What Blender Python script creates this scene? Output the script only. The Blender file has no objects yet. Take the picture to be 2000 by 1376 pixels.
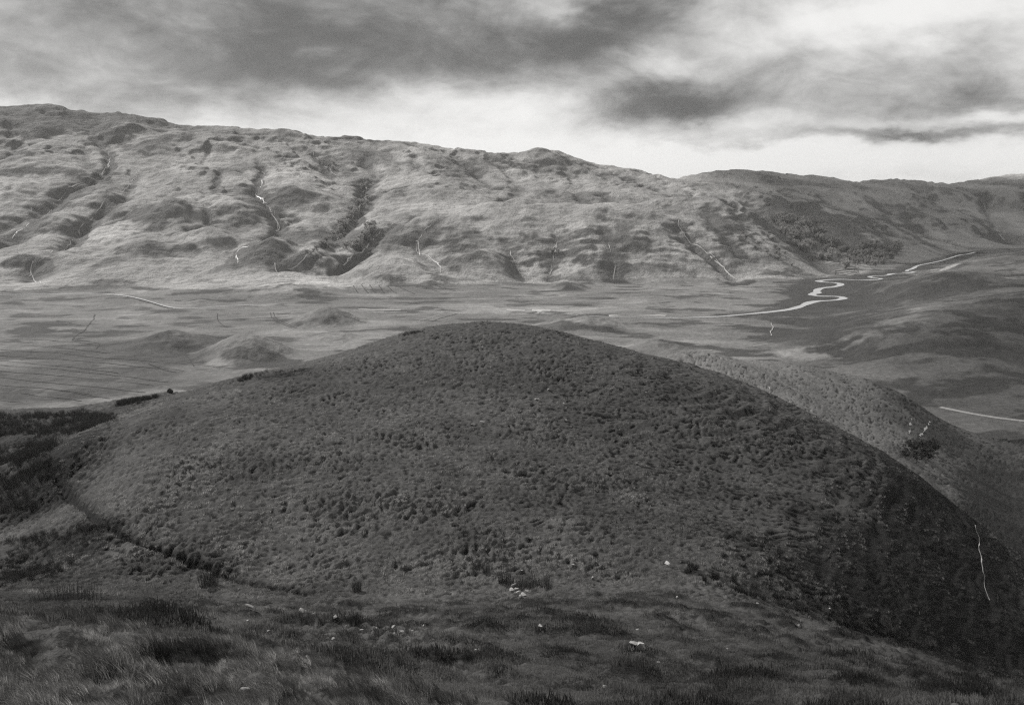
import bpy, math, random
import numpy as np
from mathutils import Vector

# ------------------------------------------------------------------ camera, sky, sun, exposure
scene = bpy.context.scene
C = scene.collection
F = 1732.0                     # focal length in pixels of a 2000 px wide frame
PITCH = math.radians(9.4)
cam_d = bpy.data.cameras.new('camera'); cam_d.sensor_width = 36.0; cam_d.lens = 36.0 * F / 2000.0
cam_d.clip_start = 0.5; cam_d.clip_end = 40000
cam = bpy.data.objects.new('camera', cam_d); C.objects.link(cam)
cam.location = (0, 0, 0); cam.rotation_euler = (math.pi / 2 - PITCH, 0, 0)
scene.camera = cam

SUN_AZ, SUN_EL = -50.0, 33.0   # degrees, azimuth from +Y towards +X
SUN_DIR = Vector((math.sin(math.radians(SUN_AZ)) * math.cos(math.radians(SUN_EL)),
                  math.cos(math.radians(SUN_AZ)) * math.cos(math.radians(SUN_EL)),
                  math.sin(math.radians(SUN_EL))))
sd = bpy.data.lights.new('sun', 'SUN'); sd.energy = 5.0; sd.angle = math.radians(4); sd.color = (1, 0.985, 0.965)
sun = bpy.data.objects.new('sun', sd); C.objects.link(sun)
sun.rotation_euler = (-SUN_DIR).to_track_quat('-Z', 'Y').to_euler()
vs = scene.view_settings
vs.view_transform = 'Standard'; vs.look = 'None'; vs.gamma = 1.0; vs.exposure = 0.0; vs.use_curve_mapping = False
scene.cycles.max_bounces = 4; scene.cycles.diffuse_bounces = 2; scene.cycles.glossy_bounces = 2
scene.cycles.transparent_max_bounces = 6; scene.cycles.use_denoising = False; scene.cycles.use_adaptive_sampling = False; scene.cycles.pixel_filter_type = 'BLACKMAN_HARRIS'; scene.cycles.filter_width = 1.3

world = bpy.data.worlds.new('World'); scene.world = world; world.use_nodes = True
wt = world.node_tree
class NB:
    """small node-tree builder"""
    def __init__(s, tree): s.t = tree
    def n(s, kind, **kw):
        nd = s.t.nodes.new(kind)
        for k, v in kw.items(): setattr(nd, k, v)
        return nd
    def put(s, sock, v):
        if hasattr(v, 'links'): s.t.links.new(v, sock)
        else: sock.default_value = v
    def m(s, op, a, b=None, c=None, clamp=False):
        nd = s.t.nodes.new('ShaderNodeMath'); nd.operation = op; nd.use_clamp = clamp
        for i, v in enumerate((a, b, c)):
            if v is not None: s.put(nd.inputs[i], v)
        return nd.outputs[0]
    def noise(s, vec, scale, detail=5, rough=0.55, dist=0.0):
        nd = s.n('ShaderNodeTexNoise')
        if vec is not None: s.t.links.new(vec, nd.inputs['Vector'])
        nd.inputs['Scale'].default_value = scale; nd.inputs['Detail'].default_value = detail
        nd.inputs['Roughness'].default_value = rough; nd.inputs['Distortion'].default_value = dist
        return nd.outputs[0]
    def ss(s, x, a, b):
        nd = s.n('ShaderNodeMapRange'); nd.interpolation_type = 'SMOOTHSTEP'
        s.put(nd.inputs[0], x); nd.inputs[1].default_value = a; nd.inputs[2].default_value = b
        return nd.outputs[0]
    def mix(s, f, a, b):
        return s.m('ADD', s.m('MULTIPLY', a, s.m('SUBTRACT', 1.0, f)), s.m('MULTIPLY', b, f))
    def comb(s, x, y, z):
        nd = s.n('ShaderNodeCombineXYZ')
        for i, v in enumerate((x, y, z)): s.put(nd.inputs[i], v)
        return nd.outputs[0]

def build_world():
    b = NB(wt); wt.nodes.clear()
    sky = b.n('ShaderNodeTexSky', sky_type='NISHITA', sun_disc=False)
    sky.sun_elevation = math.radians(SUN_EL); sky.sun_rotation = math.radians(SUN_AZ)
    bw = b.n('ShaderNodeRGBToBW'); wt.links.new(sky.outputs[0], bw.inputs[0])
    clear = b.m('MULTIPLY', bw.outputs[0], 0.10)
    tc = b.n('ShaderNodeTexCoord'); sep = b.n('ShaderNodeSeparateXYZ')
    wt.links.new(tc.outputs['Generated'], sep.inputs[0])
    X, Y, Zc = sep.outputs
    az = b.m('MULTIPLY', b.m('ARCTAN2', X, Y), 57.2958)
    el = b.m('MULTIPLY', b.m('ARCSINE', Zc), 57.2958)
    # billows: the layer of cloud seen on a plane overhead, drawn out towards the horizon
    zz = b.m('ADD', b.m('MAXIMUM', Zc, 0.0), 0.10)
    flat = b.comb(b.m('DIVIDE', X, zz), b.m('MULTIPLY', b.m('DIVIDE', Y, zz), 0.8), 0.0)
    ang = b.comb(b.m('MULTIPLY', az, 0.05), b.m('MULTIPLY', el, 0.095), 3.7)
    nflat = b.noise(flat, 1.1, 7, 0.55, 0.4)
    nang = b.noise(ang, 2.2, 7, 0.58, 0.6)
    nfine = b.noise(ang, 7.0, 6, 0.62, 0.8)
    wx = b.m('MULTIPLY', b.m('SUBTRACT', b.noise(ang, 3.0, 5, 0.6), 0.5), 9.0)
    wy = b.m('MULTIPLY', b.m('SUBTRACT', b.noise(b.comb(b.m('MULTIPLY', az, 0.05), b.m('MULTIPLY', el, 0.13), 9.2), 3.0, 5, 0.6), 0.5), 3.6)
    azw = b.m('ADD', az, wx); elw = b.m('ADD', el, wy)
    def blob(u, v, su, sv, w):
        x, y, z = (u - 1000) / F, math.cos(PITCH) + (688 - v) / F * math.sin(PITCH), -math.sin(PITCH) + (688 - v) / F * math.cos(PITCH)
        a0 = math.degrees(math.atan2(x, y)); e0 = math.degrees(math.atan2(z, math.hypot(x, y)))
        k = 57.3 / F
        dx = b.m('DIVIDE', b.m('SUBTRACT', azw, a0), su * k); dy = b.m('DIVIDE', b.m('SUBTRACT', elw, e0), sv * k)
        d = b.m('ADD', b.m('MULTIPLY', dx, dx), b.m('MULTIPLY', dy, dy))
        return b.m('MULTIPLY', b.m('POWER', 2.71828, b.m('MULTIPLY', d, -1.0)), w)
    total = b.m('ADD', b.m('MULTIPLY', b.m('SUBTRACT', nflat, 0.5), 0.30), b.m('MULTIPLY', b.m('SUBTRACT', nang, 0.5), 1.25))
    total = b.m('ADD', total, b.m('MULTIPLY', b.m('SUBTRACT', nfine, 0.5), 0.42))
    # the cloud deck thickens away from the horizon all round
    total = b.m('ADD', total, b.m('MULTIPLY', b.ss(el, 4.0, 16.0), 0.42))
    for args in SKY_BLOBS: total = b.m('ADD', total, blob(*args))
    dens = b.ss(total, -0.24, 1.12)
    cloud = b.mix(dens, SKY_BRIGHT, SKY_DARK)
    col = b.mix(0.92, clear, cloud)
    rgb = b.n('ShaderNodeCombineColor')
    wt.links.new(col, rgb.inputs[0]); wt.links.new(b.m('MULTIPLY', col, 0.995), rgb.inputs[1]); wt.links.new(b.m('MULTIPLY', col, 0.98), rgb.inputs[2])
    bg = b.n('ShaderNodeBackground'); bg.inputs[1].default_value = 1.0
    wt.links.new(rgb.outputs[0], bg.inputs[0])
    out = b.n('ShaderNodeOutputWorld'); wt.links.new(bg.outputs[0], out.inputs[0])
SKY_BRIGHT, SKY_DARK = 0.97, 0.10
SKY_BLOBS = [(300, 50, 800, 130, 0.62), (560, 150, 210, 50, 0.34), (10, 135, 90, 45, 0.30), (900, 105, 280, 60, 0.34), (1180, 80, 190, 85, 0.32),
    (1270, 215, 140, 40, 0.62), (1500, 205, 330, 45, 0.40), (1760, 264, 380, 15, 0.62), (1940, 185, 110, 35, 0.46), (1850, 125, 140, 55, 0.30), (1280, 30, 170, 45, 0.30), (1480, 150, 160, 40, 0.18),
    (250, 195, 320, 45, 0.20), (1720, 30, 240, 40, -0.50), (900, 205, 190, 35, -0.25), (1290, 130, 80, 22, -0.30), (1075, 18, 60, 22, -0.30), (620, 95, 26, 14, -0.20), (1250, 312, 900, 38, -0.42), (1900, 235, 120, 14, -0.25)]
build_world()

# ------------------------------------------------------------------ helpers
rng = np.random.default_rng(7)
random.seed(7)
cp, sp = math.cos(PITCH), math.sin(PITCH)
def ray(u, v):
    a = (u - 1000.0) / F; b = (688.0 - v) / F
    return a, cp + b * sp, -sp + b * cp
def at(u, v, Y):
    x, y, z = ray(u, v); k = Y / y
    return (x * k, Y, z * k)
def atz(u, v, z0):
    x, y, z = ray(u, v); k = z0 / z
    return (x * k, y * k, z0)

_perm = rng.permutation(4096)
_grad = np.stack([np.cos(rng.random(4096) * 2 * np.pi), np.zeros(4096)], 1)
_ang = rng.random(4096) * 2 * np.pi
_gx, _gy = np.cos(_ang).astype(np.float32), np.sin(_ang).astype(np.float32)
def perlin(x, y, seed=0):
    xi = np.floor(x).astype(np.int64); yi = np.floor(y).astype(np.int64)
    xf = (x - xi).astype(np.float32); yf = (y - yi).astype(np.float32)
    def g(ix, iy, dx, dy):
        h = _perm[(ix + _perm[(iy + seed * 131) & 4095]) & 4095]
        return _gx[h] * dx + _gy[h] * dy
    u = xf * xf * xf * (xf * (xf * 6 - 15) + 10); v = yf * yf * yf * (yf * (yf * 6 - 15) + 10)
    n00 = g(xi, yi, xf, yf); n10 = g(xi + 1, yi, xf - 1, yf)
    n01 = g(xi, yi + 1, xf, yf - 1); n11 = g(xi + 1, yi + 1, xf - 1, yf - 1)
    return ((n00 * (1 - u) + n10 * u) * (1 - v) + (n01 * (1 - u) + n11 * u) * v) * 1.5
def fbm(x, y, wl, octv=4, seed=0, gain=0.5):
    s = 0; a = 1.0; f = 1.0 / wl
    for i in range(octv):
        s = s + a * perlin(x * f + 17.3 * i, y * f - 9.1 * i, seed + i); a *= gain; f *= 2.03
    return s
def sst(x, a, b):
    t = np.clip((x - a) / (b - a), 0, 1); return t * t * (3 - 2 * t)

def tps_fit(pts, lam=1e-3, scale=1.0):
    P = np.array(pts, float); X = P[:, :2] / scale; z = P[:, 2]; n = len(P)
    d2 = ((X[:, None] - X[None]) ** 2).sum(-1)
    K = 0.5 * d2 * np.log(d2 + 1e-12) + lam * np.eye(n)
    Q = np.c_[np.ones(n), X]
    A = np.block([[K, Q], [Q.T, np.zeros((3, 3))]])
    w = np.linalg.solve(A, np.r_[z, 0, 0, 0])
    def ev(x, y):
        sh = x.shape; px = (x.ravel() / scale); py = (y.ravel() / scale); out = np.empty(px.size)
        for i in range(0, px.size, 20000):
            a = px[i:i + 20000, None] - X[None, :, 0]; c = py[i:i + 20000, None] - X[None, :, 1]
            dd = a * a + c * c
            out[i:i + 20000] = (0.5 * dd * np.log(dd + 1e-12)) @ w[:n] + w[n] + w[n + 1] * px[i:i + 20000] + w[n + 2] * py[i:i + 20000]
        return out.reshape(sh)
    return ev

# ------------------------------------------------------------------ the lie of the land: control points
FLOOR = -90.0
far_pts = []
def FL(*uv):
    for u, v in uv: far_pts.append(atz(u, v, FLOOR))
def FP(*uvY):
    for u, v, Y in uvY: far_pts.append(at(u, v, Y))
def SKY(*uvY):
    for u, v, Y in uvY:
        x, y, z = at(u, v, Y); far_pts.append((x, y, z))
        far_pts.append((x * 1.16, y * 1.16, z - 45 + 0.02 * Y * 0))
FL((-900, 590), (-500, 582), (-250, 580), (0, 578), (150, 572), (300, 576), (450, 585), (600, 580), (700, 573), (850, 570), (1000, 566),
   (1150, 564), (1300, 560), (1450, 556), (1560, 557), (1640, 548), (1720, 538), (1800, 520), (1870, 502), (1915, 492),
   (0, 640), (200, 650), (400, 640), (600, 640), (800, 602), (1000, 600), (1200, 600), (1400, 600), (1500, 580), (1600, 600),
   (1100, 650), (1300, 660), (1450, 640), (1500, 660), (1400, 695), (-500, 680), (0, 720), (200, 740), (600, 720), (0, 800), (300, 780), (-600, 800),
   (1600, 640), (1680, 600), (1500, 690), (1560, 705), (1700, 760), (1850, 775), (2000, 790), (1950, 900), (2000, 1000), (2300, 900))
far_pts += [(0, 150, -92), (-150, 150, -92), (150, 150, -92), (0, -50, -92), (-300, 0, -92), (300, 0, -92), (0, 300, -91)]
# left hillside
FP((100, 542, 1000), (300, 540, 1020), (500, 545, 985), (650, 522, 1060), (750, 535, 1040), (-300, 520, 1050),
   (0, 480, 1150), (150, 482, 1150), (300, 480, 1160), (450, 470, 1190), (600, 482, 1150), (700, 450, 1260), (-300, 430, 1250),
   (0, 420, 1310), (150, 420, 1310), (300, 410, 1340), (430, 388, 1390), (550, 442, 1280), (620, 420, 1360),
   (0, 350, 1500), (150, 352, 1520), (300, 350, 1550), (450, 350, 1560), (600, 352, 1600), (700, 390, 1500), (-300, 330, 1500),
   (0, 290, 1720), (150, 290, 1720), (300, 292, 1780), (450, 302, 1780), (600, 312, 1800))
# central hillside: steep lower face, bench, upper slope
FP((850, 425, 1240), (895, 427, 1240), (993, 455, 1200), (1045, 450, 1210), (1140, 444, 1220), (1273, 423, 1270), (1332, 424, 1290),
   (830, 480, 1160), (930, 490, 1140), (1100, 500, 1130), (1220, 500, 1140), (1320, 490, 1160),
   (874, 522, 1070), (1021, 543, 1060), (1140, 555, 1050), (1245, 553, 1070), (1350, 549, 1085),
   (900, 400, 1450), (1050, 410, 1450), (1200, 405, 1450), (1300, 395, 1550),
   (800, 370, 1600), (950, 370, 1650), (1100, 375, 1700), (1250, 375, 1750),
   (800, 330, 1800), (950, 335, 1850), (1100, 345, 1900), (1250, 360, 1950))
# the nose above the river bend
FP((1400, 389, 1420), (1340, 405, 1400), (1330, 427, 1330), (1440, 401, 1420), (1500, 441, 1380), (1560, 481, 1320), (1605, 512, 1240),
   (1420, 460, 1240), (1480, 500, 1190), (1380, 500, 1160), (1550, 530, 1130))
# wooded hillside and far right hills
FP((1440, 373, 1900), (1520, 440, 1660), (1560, 400, 1900), (1640, 440, 1680), (1700, 480, 1560), (1660, 508, 1360), (1600, 480, 1520), (1800, 478, 1720),
   (1850, 468, 1860), (1750, 420, 2000), (1850, 420, 2150), (1700, 385, 2200), (1560, 370, 2200), (1900, 390, 2450), (1960, 420, 2300), (1980, 470, 1950), (1400, 365, 2100),
   (2300, 430, 2200), (2300, 480, 1500))
# right moorland
FP((1755, 621, 570), (1825, 611, 570), (1900, 617, 560), (1690, 650, 545), (2000, 640, 540), (1900, 680, 490), (2000, 700, 480), (1780, 690, 490), (1650, 690, 525),
   (1860, 586, 660), (1920, 580, 690), (2000, 572, 700), (2300, 580, 640),
   (1860, 531, 900), (1930, 545, 900), (1780, 545, 900), (1820, 575, 790), (1950, 500, 1180), (2000, 490, 1300), (2000, 522, 1080), (1905, 514, 1260), (2400, 500, 1100))
SKY((-400, 190, 1950), (-200, 205, 1950), (0, 209, 1980), (85, 204, 1980), (150, 220, 1970), (185, 231, 1990), (240, 224, 2020), (300, 236, 2020), (335, 250, 2020), (400, 246, 2060), (450, 252, 2060),
    (540, 256, 2010), (590, 274, 2080), (640, 276, 2120), (715, 275, 2060), (740, 280, 2080), (790, 280, 2080), (860, 286, 2100), (930, 298, 2110), (1000, 299, 2110), (1080, 300, 2060),
    (1150, 318, 2100), (1230, 335, 2120), (1300, 349, 2250), (1350, 344, 2500), (1440, 342, 2600), (1520, 346, 2650), (1600, 351, 2700), (1630, 358, 2700), (1700, 356, 2750),
    (1760, 353, 2700), (1810, 357, 2750), (1865, 363, 2900), (1895, 352, 3000), (1930, 355, 3050), (1965, 347, 3050), (2000, 348, 3100), (2300, 340, 3200), (2700, 340, 3200))
far_f = tps_fit(far_pts, lam=2e-5, scale=1000.0)

near_pts = [(0, 0, -1.65), (0, -15, 4), (-25, -8, 1), (25, -8, 1), (60, -10, -6), (-60, -10, -4), (5, 6, -4.6), (-4, 5, -4.0)]
def NP(*uvY):
    for u, v, Y in uvY: near_pts.append(at(u, v, Y))
NP((1000, 1376, 15.5), (1400, 1376, 17), (1800, 1376, 19.5), (2000, 1376, 21), (2400, 1376, 24), (820, 1376, 13.5),
   (0, 1376, 9.8), (300, 1376, 10.8), (600, 1376, 12), (0, 1250, 13.5), (300, 1264, 14.5), (500, 1290, 15), (700, 1350, 14.3), (-500, 1376, 10), (-500, 1240, 14),
   (200, 1222, 24), (450, 1250, 24), (650, 1300, 22), (850, 1340, 18), (0, 1212, 25), (-500, 1200, 28),
   (1000, 1250, 30), (1400, 1250, 33), (1700, 1300, 32), (1000, 1190, 45), (600, 1200, 42), (300, 1190, 44), (0, 1186, 42),
   (1400, 1180, 50), (1650, 1240, 45), (1850, 1320, 38), (2200, 1376, 34), (-500, 1120, 50),
   (1015, 1147, 62), (700, 1160, 60), (450, 1142, 62), (1200, 1132, 63), (1350, 1118, 64), (1500, 1170, 64), (1620, 1210, 65), (1750, 1248, 66),
   (1900, 1298, 67), (2000, 1330, 67), (2400, 1400, 72),
   (950, 900, 88), (950, 760, 112), (950, 680, 128), (950, 631, 142), (1000, 1030, 72),
   (500, 900, 86), (250, 950, 82), (105, 872, 100), (700, 1040, 72), (400, 1040, 72), (700, 800, 104),
   (200, 830, 109), (340, 772, 122), (520, 727, 132), (740, 667, 140), (840, 640, 142), (1050, 639, 143), (1200, 678, 142), (1350, 715, 140), (1500, 773, 134),
   (1640, 843, 126), (1760, 913, 118), (1850, 973, 110), (1930, 1043, 101), (2000, 1098, 94), (2200, 1250, 88),
   (1400, 900, 98), (1300, 1000, 80), (1600, 1000, 88), (1750, 1050, 86), (1900, 1150, 80), (1600, 1100, 76), (1800, 1180, 73), (1450, 1080, 71), (1250, 800, 108),
   (0, 800, 152), (150, 796, 152), (250, 782, 152), (320, 768, 150), (100, 830, 128), (200, 810, 132), (0, 862, 118), (0, 900, 108), (0, 950, 97), (0, 1050, 80), (60, 1000, 88), (205, 1035, 73), (95, 905, 95),
   (250, 1060, 70), (0, 1110, 71), (100, 1110, 68), (-500, 1000, 82), (-500, 850, 112), (-400, 800, 150))
# the spur behind the hill on the right
NP((1400, 702, 232), (1300, 697, 225), (1560, 714, 242), (1700, 747, 250), (1800, 792, 255), (1838, 832, 252), (1600, 770, 215), (1650, 830, 198), (1770, 885, 195), (1700, 800, 220), (1500, 735, 210))
for u, v, Y in ((-500, 820, 150), (0, 800, 152), (150, 796, 152), (320, 768, 150), (520, 727, 132), (740, 667, 140), (950, 631, 142), (1120, 655, 143)):
    x, y, z = at(u, v, Y)
    near_pts += [(x * 1.2, y * 1.2, z - 13), (x * 1.7, y * 1.7, z - 55), (x * 2.4, y * 2.4, z - 105)]
for u, v, Y in ((1300, 697, 225), (1400, 702, 232), (1560, 714, 242), (1700, 747, 250), (1800, 792, 255), (1838, 832, 252)):
    x, y, z = at(u, v, Y)
    near_pts += [(x * 1.18, y * 1.18, z - 15), (x * 1.45, y * 1.45, z - 52), (x * 2.2, y * 2.2, -140)]
for u, v, Y, s, dz in ((1350, 715, 140, 1.22, -14), (1500, 773, 134, 1.25, -13), (1640, 843, 126, 1.28, -12), (1760, 913, 118, 1.3, -14), (1850, 973, 110, 1.35, -22), (1930, 1043, 101, 1.4, -28), (2000, 1098, 94, 1.45, -32), (2200, 1250, 88, 1.5, -36)):
    x, y, z = at(u, v, Y); near_pts.append((x * s, y * s, z + dz))
NP((1900, 872, 243), (1950, 935, 218), (2000, 1000, 190), (2000, 1070, 165), (1965, 850, 275), (2000, 835, 305), (2300, 1000, 185), (2300, 870, 260))
near_pts += [(185, 90, -78), (150, 120, -72)]
near_f = tps_fit(near_pts, lam=2e-4, scale=100.0)

# ------------------------------------------------------------------ the polar sampling grid of the terrain
def seg(a, b, n): return np.exp(np.linspace(math.log(a), math.log(b), n, endpoint=False))
R = np.concatenate([seg(2.5, 9, 18), seg(9, 20, 70), seg(20, 56, 150), seg(56, 158, 350), seg(158, 330, 110), seg(330, 1000, 240), seg(1000, 2350, 280), seg(2350, 3600, 50), seg(3600, 9000, 12)])
AZ = np.radians(np.concatenate([np.linspace(-54, -34, 50, endpoint=False), np.linspace(-34, 34, 800, endpoint=False), np.linspace(34, 54, 51)]))
NR, NA = len(R), len(AZ)
SA, CA = np.sin(AZ), np.cos(AZ)
GX = R[:, None] * SA[None]; GY = R[:, None] * CA[None]
# base surface on a coarse grid, refined with cubic interpolation along both axes
def cubic_up(vals, xs, xn):
    i = np.clip(np.searchsorted(xs, xn) - 1, 0, len(xs) - 2); t = (xn - xs[i]) / (xs[i + 1] - xs[i])
    h = (xs[i + 1] - xs[i])
    g = np.gradient(vals, xs, axis=0)
    t = t[:, None]; h = h[:, None]
    return ((2 * t**3 - 3 * t**2 + 1) * vals[i] + (t**3 - 2 * t**2 + t) * h * g[i] + (-2 * t**3 + 3 * t**2) * vals[i + 1] + (t**3 - t**2) * h * g[i + 1])
def coarse(fn, ri, ai):
    rr = np.log(R[ri]); x = R[ri][:, None] * SA[ai][None]; y = R[ri][:, None] * CA[ai][None]
    v = fn(x, y)
    v = cubic_up(v, rr, np.log(R[ri[0]:ri[-1] + 1]))
    return cubic_up(v.T, AZ[ai], AZ).T
def idx(a, b, s):
    r = list(range(a, b, s))
    if r[-1] != b - 1: r.append(b - 1)
    return np.array(r)
r_near = int(np.searchsorted(R, 620.0)); r_far0 = int(np.searchsorted(R, 120.0))
ai = idx(0, NA, 8)
Zn = np.full((NR, NA), -1e4); Zn[:r_near] = coarse(near_f, idx(0, r_near, 6), ai)
Zf = np.full((NR, NA), -1e4); Zf[r_far0:] = coarse(far_f, idx(r_far0, NR, 6), ai)
Zn = np.where((R[:, None] > 300) & (Zn > -85), -1e4, Zn)
def smax(a, b, k):
    h = np.clip(0.5 + 0.5 * (a - b) / k, 0, 1); return b * (1 - h) + a * h + k * h * (1 - h)
def smin(a, b, k): return -smax(-a, -b, k)

def hit(u, v, Z, rmin=3.0, rmax=8000.0):
    """first point of the surface Z met by the ray through a pixel"""
    x, y, z = ray(u, v); az = math.atan2(x, y); t = z / math.hypot(x, y)
    j = min(max(np.searchsorted(AZ, az) - 1, 0), NA - 2); f = (az - AZ[j]) / (AZ[j + 1] - AZ[j])
    col = Z[:, j] * (1 - f) + Z[:, j + 1] * f
    e = col / R - t
    ok = np.where((e > 0) & (R > rmin) & (R < rmax))[0]
    if len(ok) == 0: return None
    i = ok[0]
    if i > 0 and e[i - 1] < 0:
        g = -e[i - 1] / (e[i] - e[i - 1]); r = R[i - 1] * (1 - g) + R[i] * g
    else: r = R[i]
    return np.array((r * math.sin(az), r * math.cos(az), r * t))
def ground(x, y, Z):
    x = np.asarray(x, float); y = np.asarray(y, float)
    r = np.hypot(x, y); az = np.arctan2(x, y)
    i = np.clip(np.searchsorted(R, r) - 1, 0, NR - 2); j = np.clip(np.searchsorted(AZ, az) - 1, 0, NA - 2)
    a = np.clip((r - R[i]) / (R[i + 1] - R[i]), 0, 1); c = np.clip((az - AZ[j]) / (AZ[j + 1] - AZ[j]), 0, 1)
    return (Z[i, j] * (1 - c) + Z[i, j + 1] * c) * (1 - a) + (Z[i + 1, j] * (1 - c) + Z[i + 1, j + 1] * c) * a

Z = smax(Zn, Zf, 4.0)
Zbase = Z.copy()
# ------------------------------------------------------------------ knolls, gullies, roughness
def knoll(Zg, u, v, hw, hp, ratio=1.3, rmin=160, p=1.9):
    """a rounded hummock whose front foot is seen at (u, v): half width and height in frame pixels at its distance"""
    h0 = hit(u, v, Zg, rmin)
    if h0 is None: return Zg
    d = math.hypot(h0[0], h0[1]); W = hw * d / F; D = W * ratio; H = hp * d / F * (0.52 if v < 590 else 0.85)
    n = h0[:2] / d; cx, cy = h0[:2] + n * D * 0.85
    ex = (GX - cx) * n[1] - (GY - cy) * n[0]; ey = (GX - cx) * n[0] + (GY - cy) * n[1]
    q = (ex / W) ** 2 + (ey / D) ** 2
    return Zg + H * np.clip(1 - q, 0, 1) ** p
def densify(P, step):
    P = np.array(P, float); out = [P[0]]
    for a, c in zip(P[:-1], P[1:]):
        n = max(1, int(np.hypot(*(c - a)[:2]) / step))
        for k in range(1, n + 1): out.append(a + (c - a) * k / n)
    return np.array(out)
def poly_hit(uv, Zg, rmin=160, rmax=8000):
    return [h for h in (hit(u, v, Zg, rmin, rmax) for u, v in uv) if h is not None]
def poly_dist(P, pad):
    """distance of grid points to a polyline, only inside its padded box; returns (mask_index, distance)"""
    P = np.array(P)[:, :2]
    m = (GX > P[:, 0].min() - pad) & (GX < P[:, 0].max() + pad) & (GY > P[:, 1].min() - pad) & (GY < P[:, 1].max() + pad)
    ii = np.where(m); x = GX[ii]; y = GY[ii]; best = np.full(x.shape, 1e9)
    for a, c in zip(P[:-1], P[1:]):
        ab = c - a; L = max(ab @ ab, 1e-9)
        t = np.clip(((x - a[0]) * ab[0] + (y - a[1]) * ab[1]) / L, 0, 1)
        best = np.minimum(best, np.hypot(x - a[0] - t * ab[0], y - a[1] - t * ab[1]))
    return ii, best
def carve(Zg, P, depth, width, sharp=1.3):
    ii, d = poly_dist(P, width * 3)
    Zg[ii] -= depth * np.exp(-(d / width) ** sharp)
    return Zg

KNOLLS = [(520, 512, 75, 52), (620, 526, 75, 36), (500, 536, 85, 30), (765, 556, 102, 62), (945, 545, 90, 38), (1108, 566, 58, 24), (850, 562, 60, 16),
    (570, 586, 120, 24), (230, 562, 150, 34), (60, 346, 85, 34), (470, 440, 95, 42), (330, 448, 85, 36), (120, 522, 75, 36), (30, 527, 55, 32), (290, 505, 90, 32),
    (590, 405, 95, 30), (400, 505, 80, 30), (200, 410, 70, 26), (90, 460, 80, 30), (820, 330, 90, 16), (860, 395, 120, 22), (960, 420, 110, 22), (1080, 425, 90, 20),
    (1200, 395, 100, 18), (1180, 430, 80, 16), (300, 305, 60, 18), (420, 300, 70, 18), (240, 270, 60, 18), (560, 290, 70, 14), (1250, 425, 60, 18), (1060, 330, 60, 20),
    (640, 640, 88, 34), (480, 710, 112, 44), (335, 688, 110, 24), (655, 668, 55, 12), (1140, 652, 110, 26), (1290, 690, 80, 12), (1250, 640, 60, 10), (390, 600, 60, 8),
    (1640, 400, 90, 22), (1760, 400, 90, 22), (1850, 395, 70, 18), (1700, 440, 60, 16), (1880, 450, 80, 26), (1800, 445, 70, 20), (1960, 400, 70, 22), (1560, 385, 70, 16),
    (1780, 585, 70, 16), (1880, 560, 90, 18), (1960, 600, 70, 12)]
for k in KNOLLS: Z = knoll(Z, *k)

GULLIES = [  # pixel track, depth, width in metres
    ([(1092, 456), (1083, 485), (1078, 510), (1073, 537)], 8, 20), ([(985, 465), (1000, 495), (1020, 540)], 5, 22), ([(1180, 450), (1195, 490), (1200, 545)], 4, 20),
    ([(712, 345), (715, 380), (705, 403), (690, 425), (665, 455), (640, 485), (600, 512), (545, 522)], 10, 22),
    ([(820, 415), (760, 442), (730, 465), (715, 485), (690, 500), (670, 518)], 10, 22),
    ([(498, 376), (528, 405), (545, 433), (540, 452), (500, 478), (458, 490), (466, 512)], 7, 18),
    ([(605, 292), (625, 310), (652, 343), (705, 352)], 8, 20), ([(213, 290), (215, 325), (195, 345), (135, 368), (100, 400), (60, 440), (20, 470)], 7, 18),
    ([(270, 340), (235, 380), (205, 392), (180, 425), (150, 460), (100, 500), (65, 520), (58, 540)], 7, 18),
    ([(1325, 428), (1328, 450), (1340, 465), (1370, 485), (1400, 510), (1420, 530), (1455, 552)], 8, 20),
    ([(880, 415), (812, 470), (820, 495), (858, 516)], 5, 16), ([(1920, 375), (1945, 445), (1962, 470)], 12, 30),
    ([(1600, 378), (1690, 425), (1760, 485)], 8, 24), ([(1690, 385), (1770, 430), (1830, 480)], 8, 24), ([(1540, 392), (1600, 440), (1670, 505)], 8, 24),
    ([(1455, 392), (1520, 442), (1580, 488), (1640, 526)], 15, 36), ([(430, 330), (420, 370)], 4, 14), ([(510, 330), (500, 378)], 4, 14), ([(1380, 400), (1400, 440), (1440, 500)], 3, 16), ([(170, 232), (200, 250), (260, 285)], 8, 24)]
Z0 = Z.copy()
for uv, dep, wid in GULLIES:
    P = poly_hit(uv, Z0)
    if len(P) > 1: Z = carve(Z, P, dep, wid)

rr = R[:, None] * np.ones((1, NA))
# many lesser hummocks over the far slopes, each a rounded swell of its own
for _ in range(420):
    a_ = rng.uniform(math.radians(-38), math.radians(36)); r_ = rng.uniform(960, 2300); W = rng.uniform(14, 48); Hh = W * rng.uniform(0.04, 0.10)
    i0, i1 = np.searchsorted(R, (r_ - 2 * W, r_ + 2 * W)); j0, j1 = np.searchsorted(AZ, (a_ - 2 * W / r_, a_ + 2 * W / r_))
    if i1 - i0 < 2 or j1 - j0 < 2: continue
    cx_, cy_ = r_ * math.sin(a_), r_ * math.cos(a_); th = rng.normal(0, 0.5)
    dx_ = GX[i0:i1, j0:j1] - cx_; dy_ = GY[i0:i1, j0:j1] - cy_
    q = ((dx_ * math.cos(th) + dy_ * math.sin(th)) / (W * 1.5)) ** 2 + ((dy_ * math.cos(th) - dx_ * math.sin(th)) / W) ** 2
    Z[i0:i1, j0:j1] += Hh * sst(Zbase[i0:i1, j0:j1], -88, -70) * np.clip(1 - q, 0, 1) ** 1.3
far_m = sst(rr, 250, 420)
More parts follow.
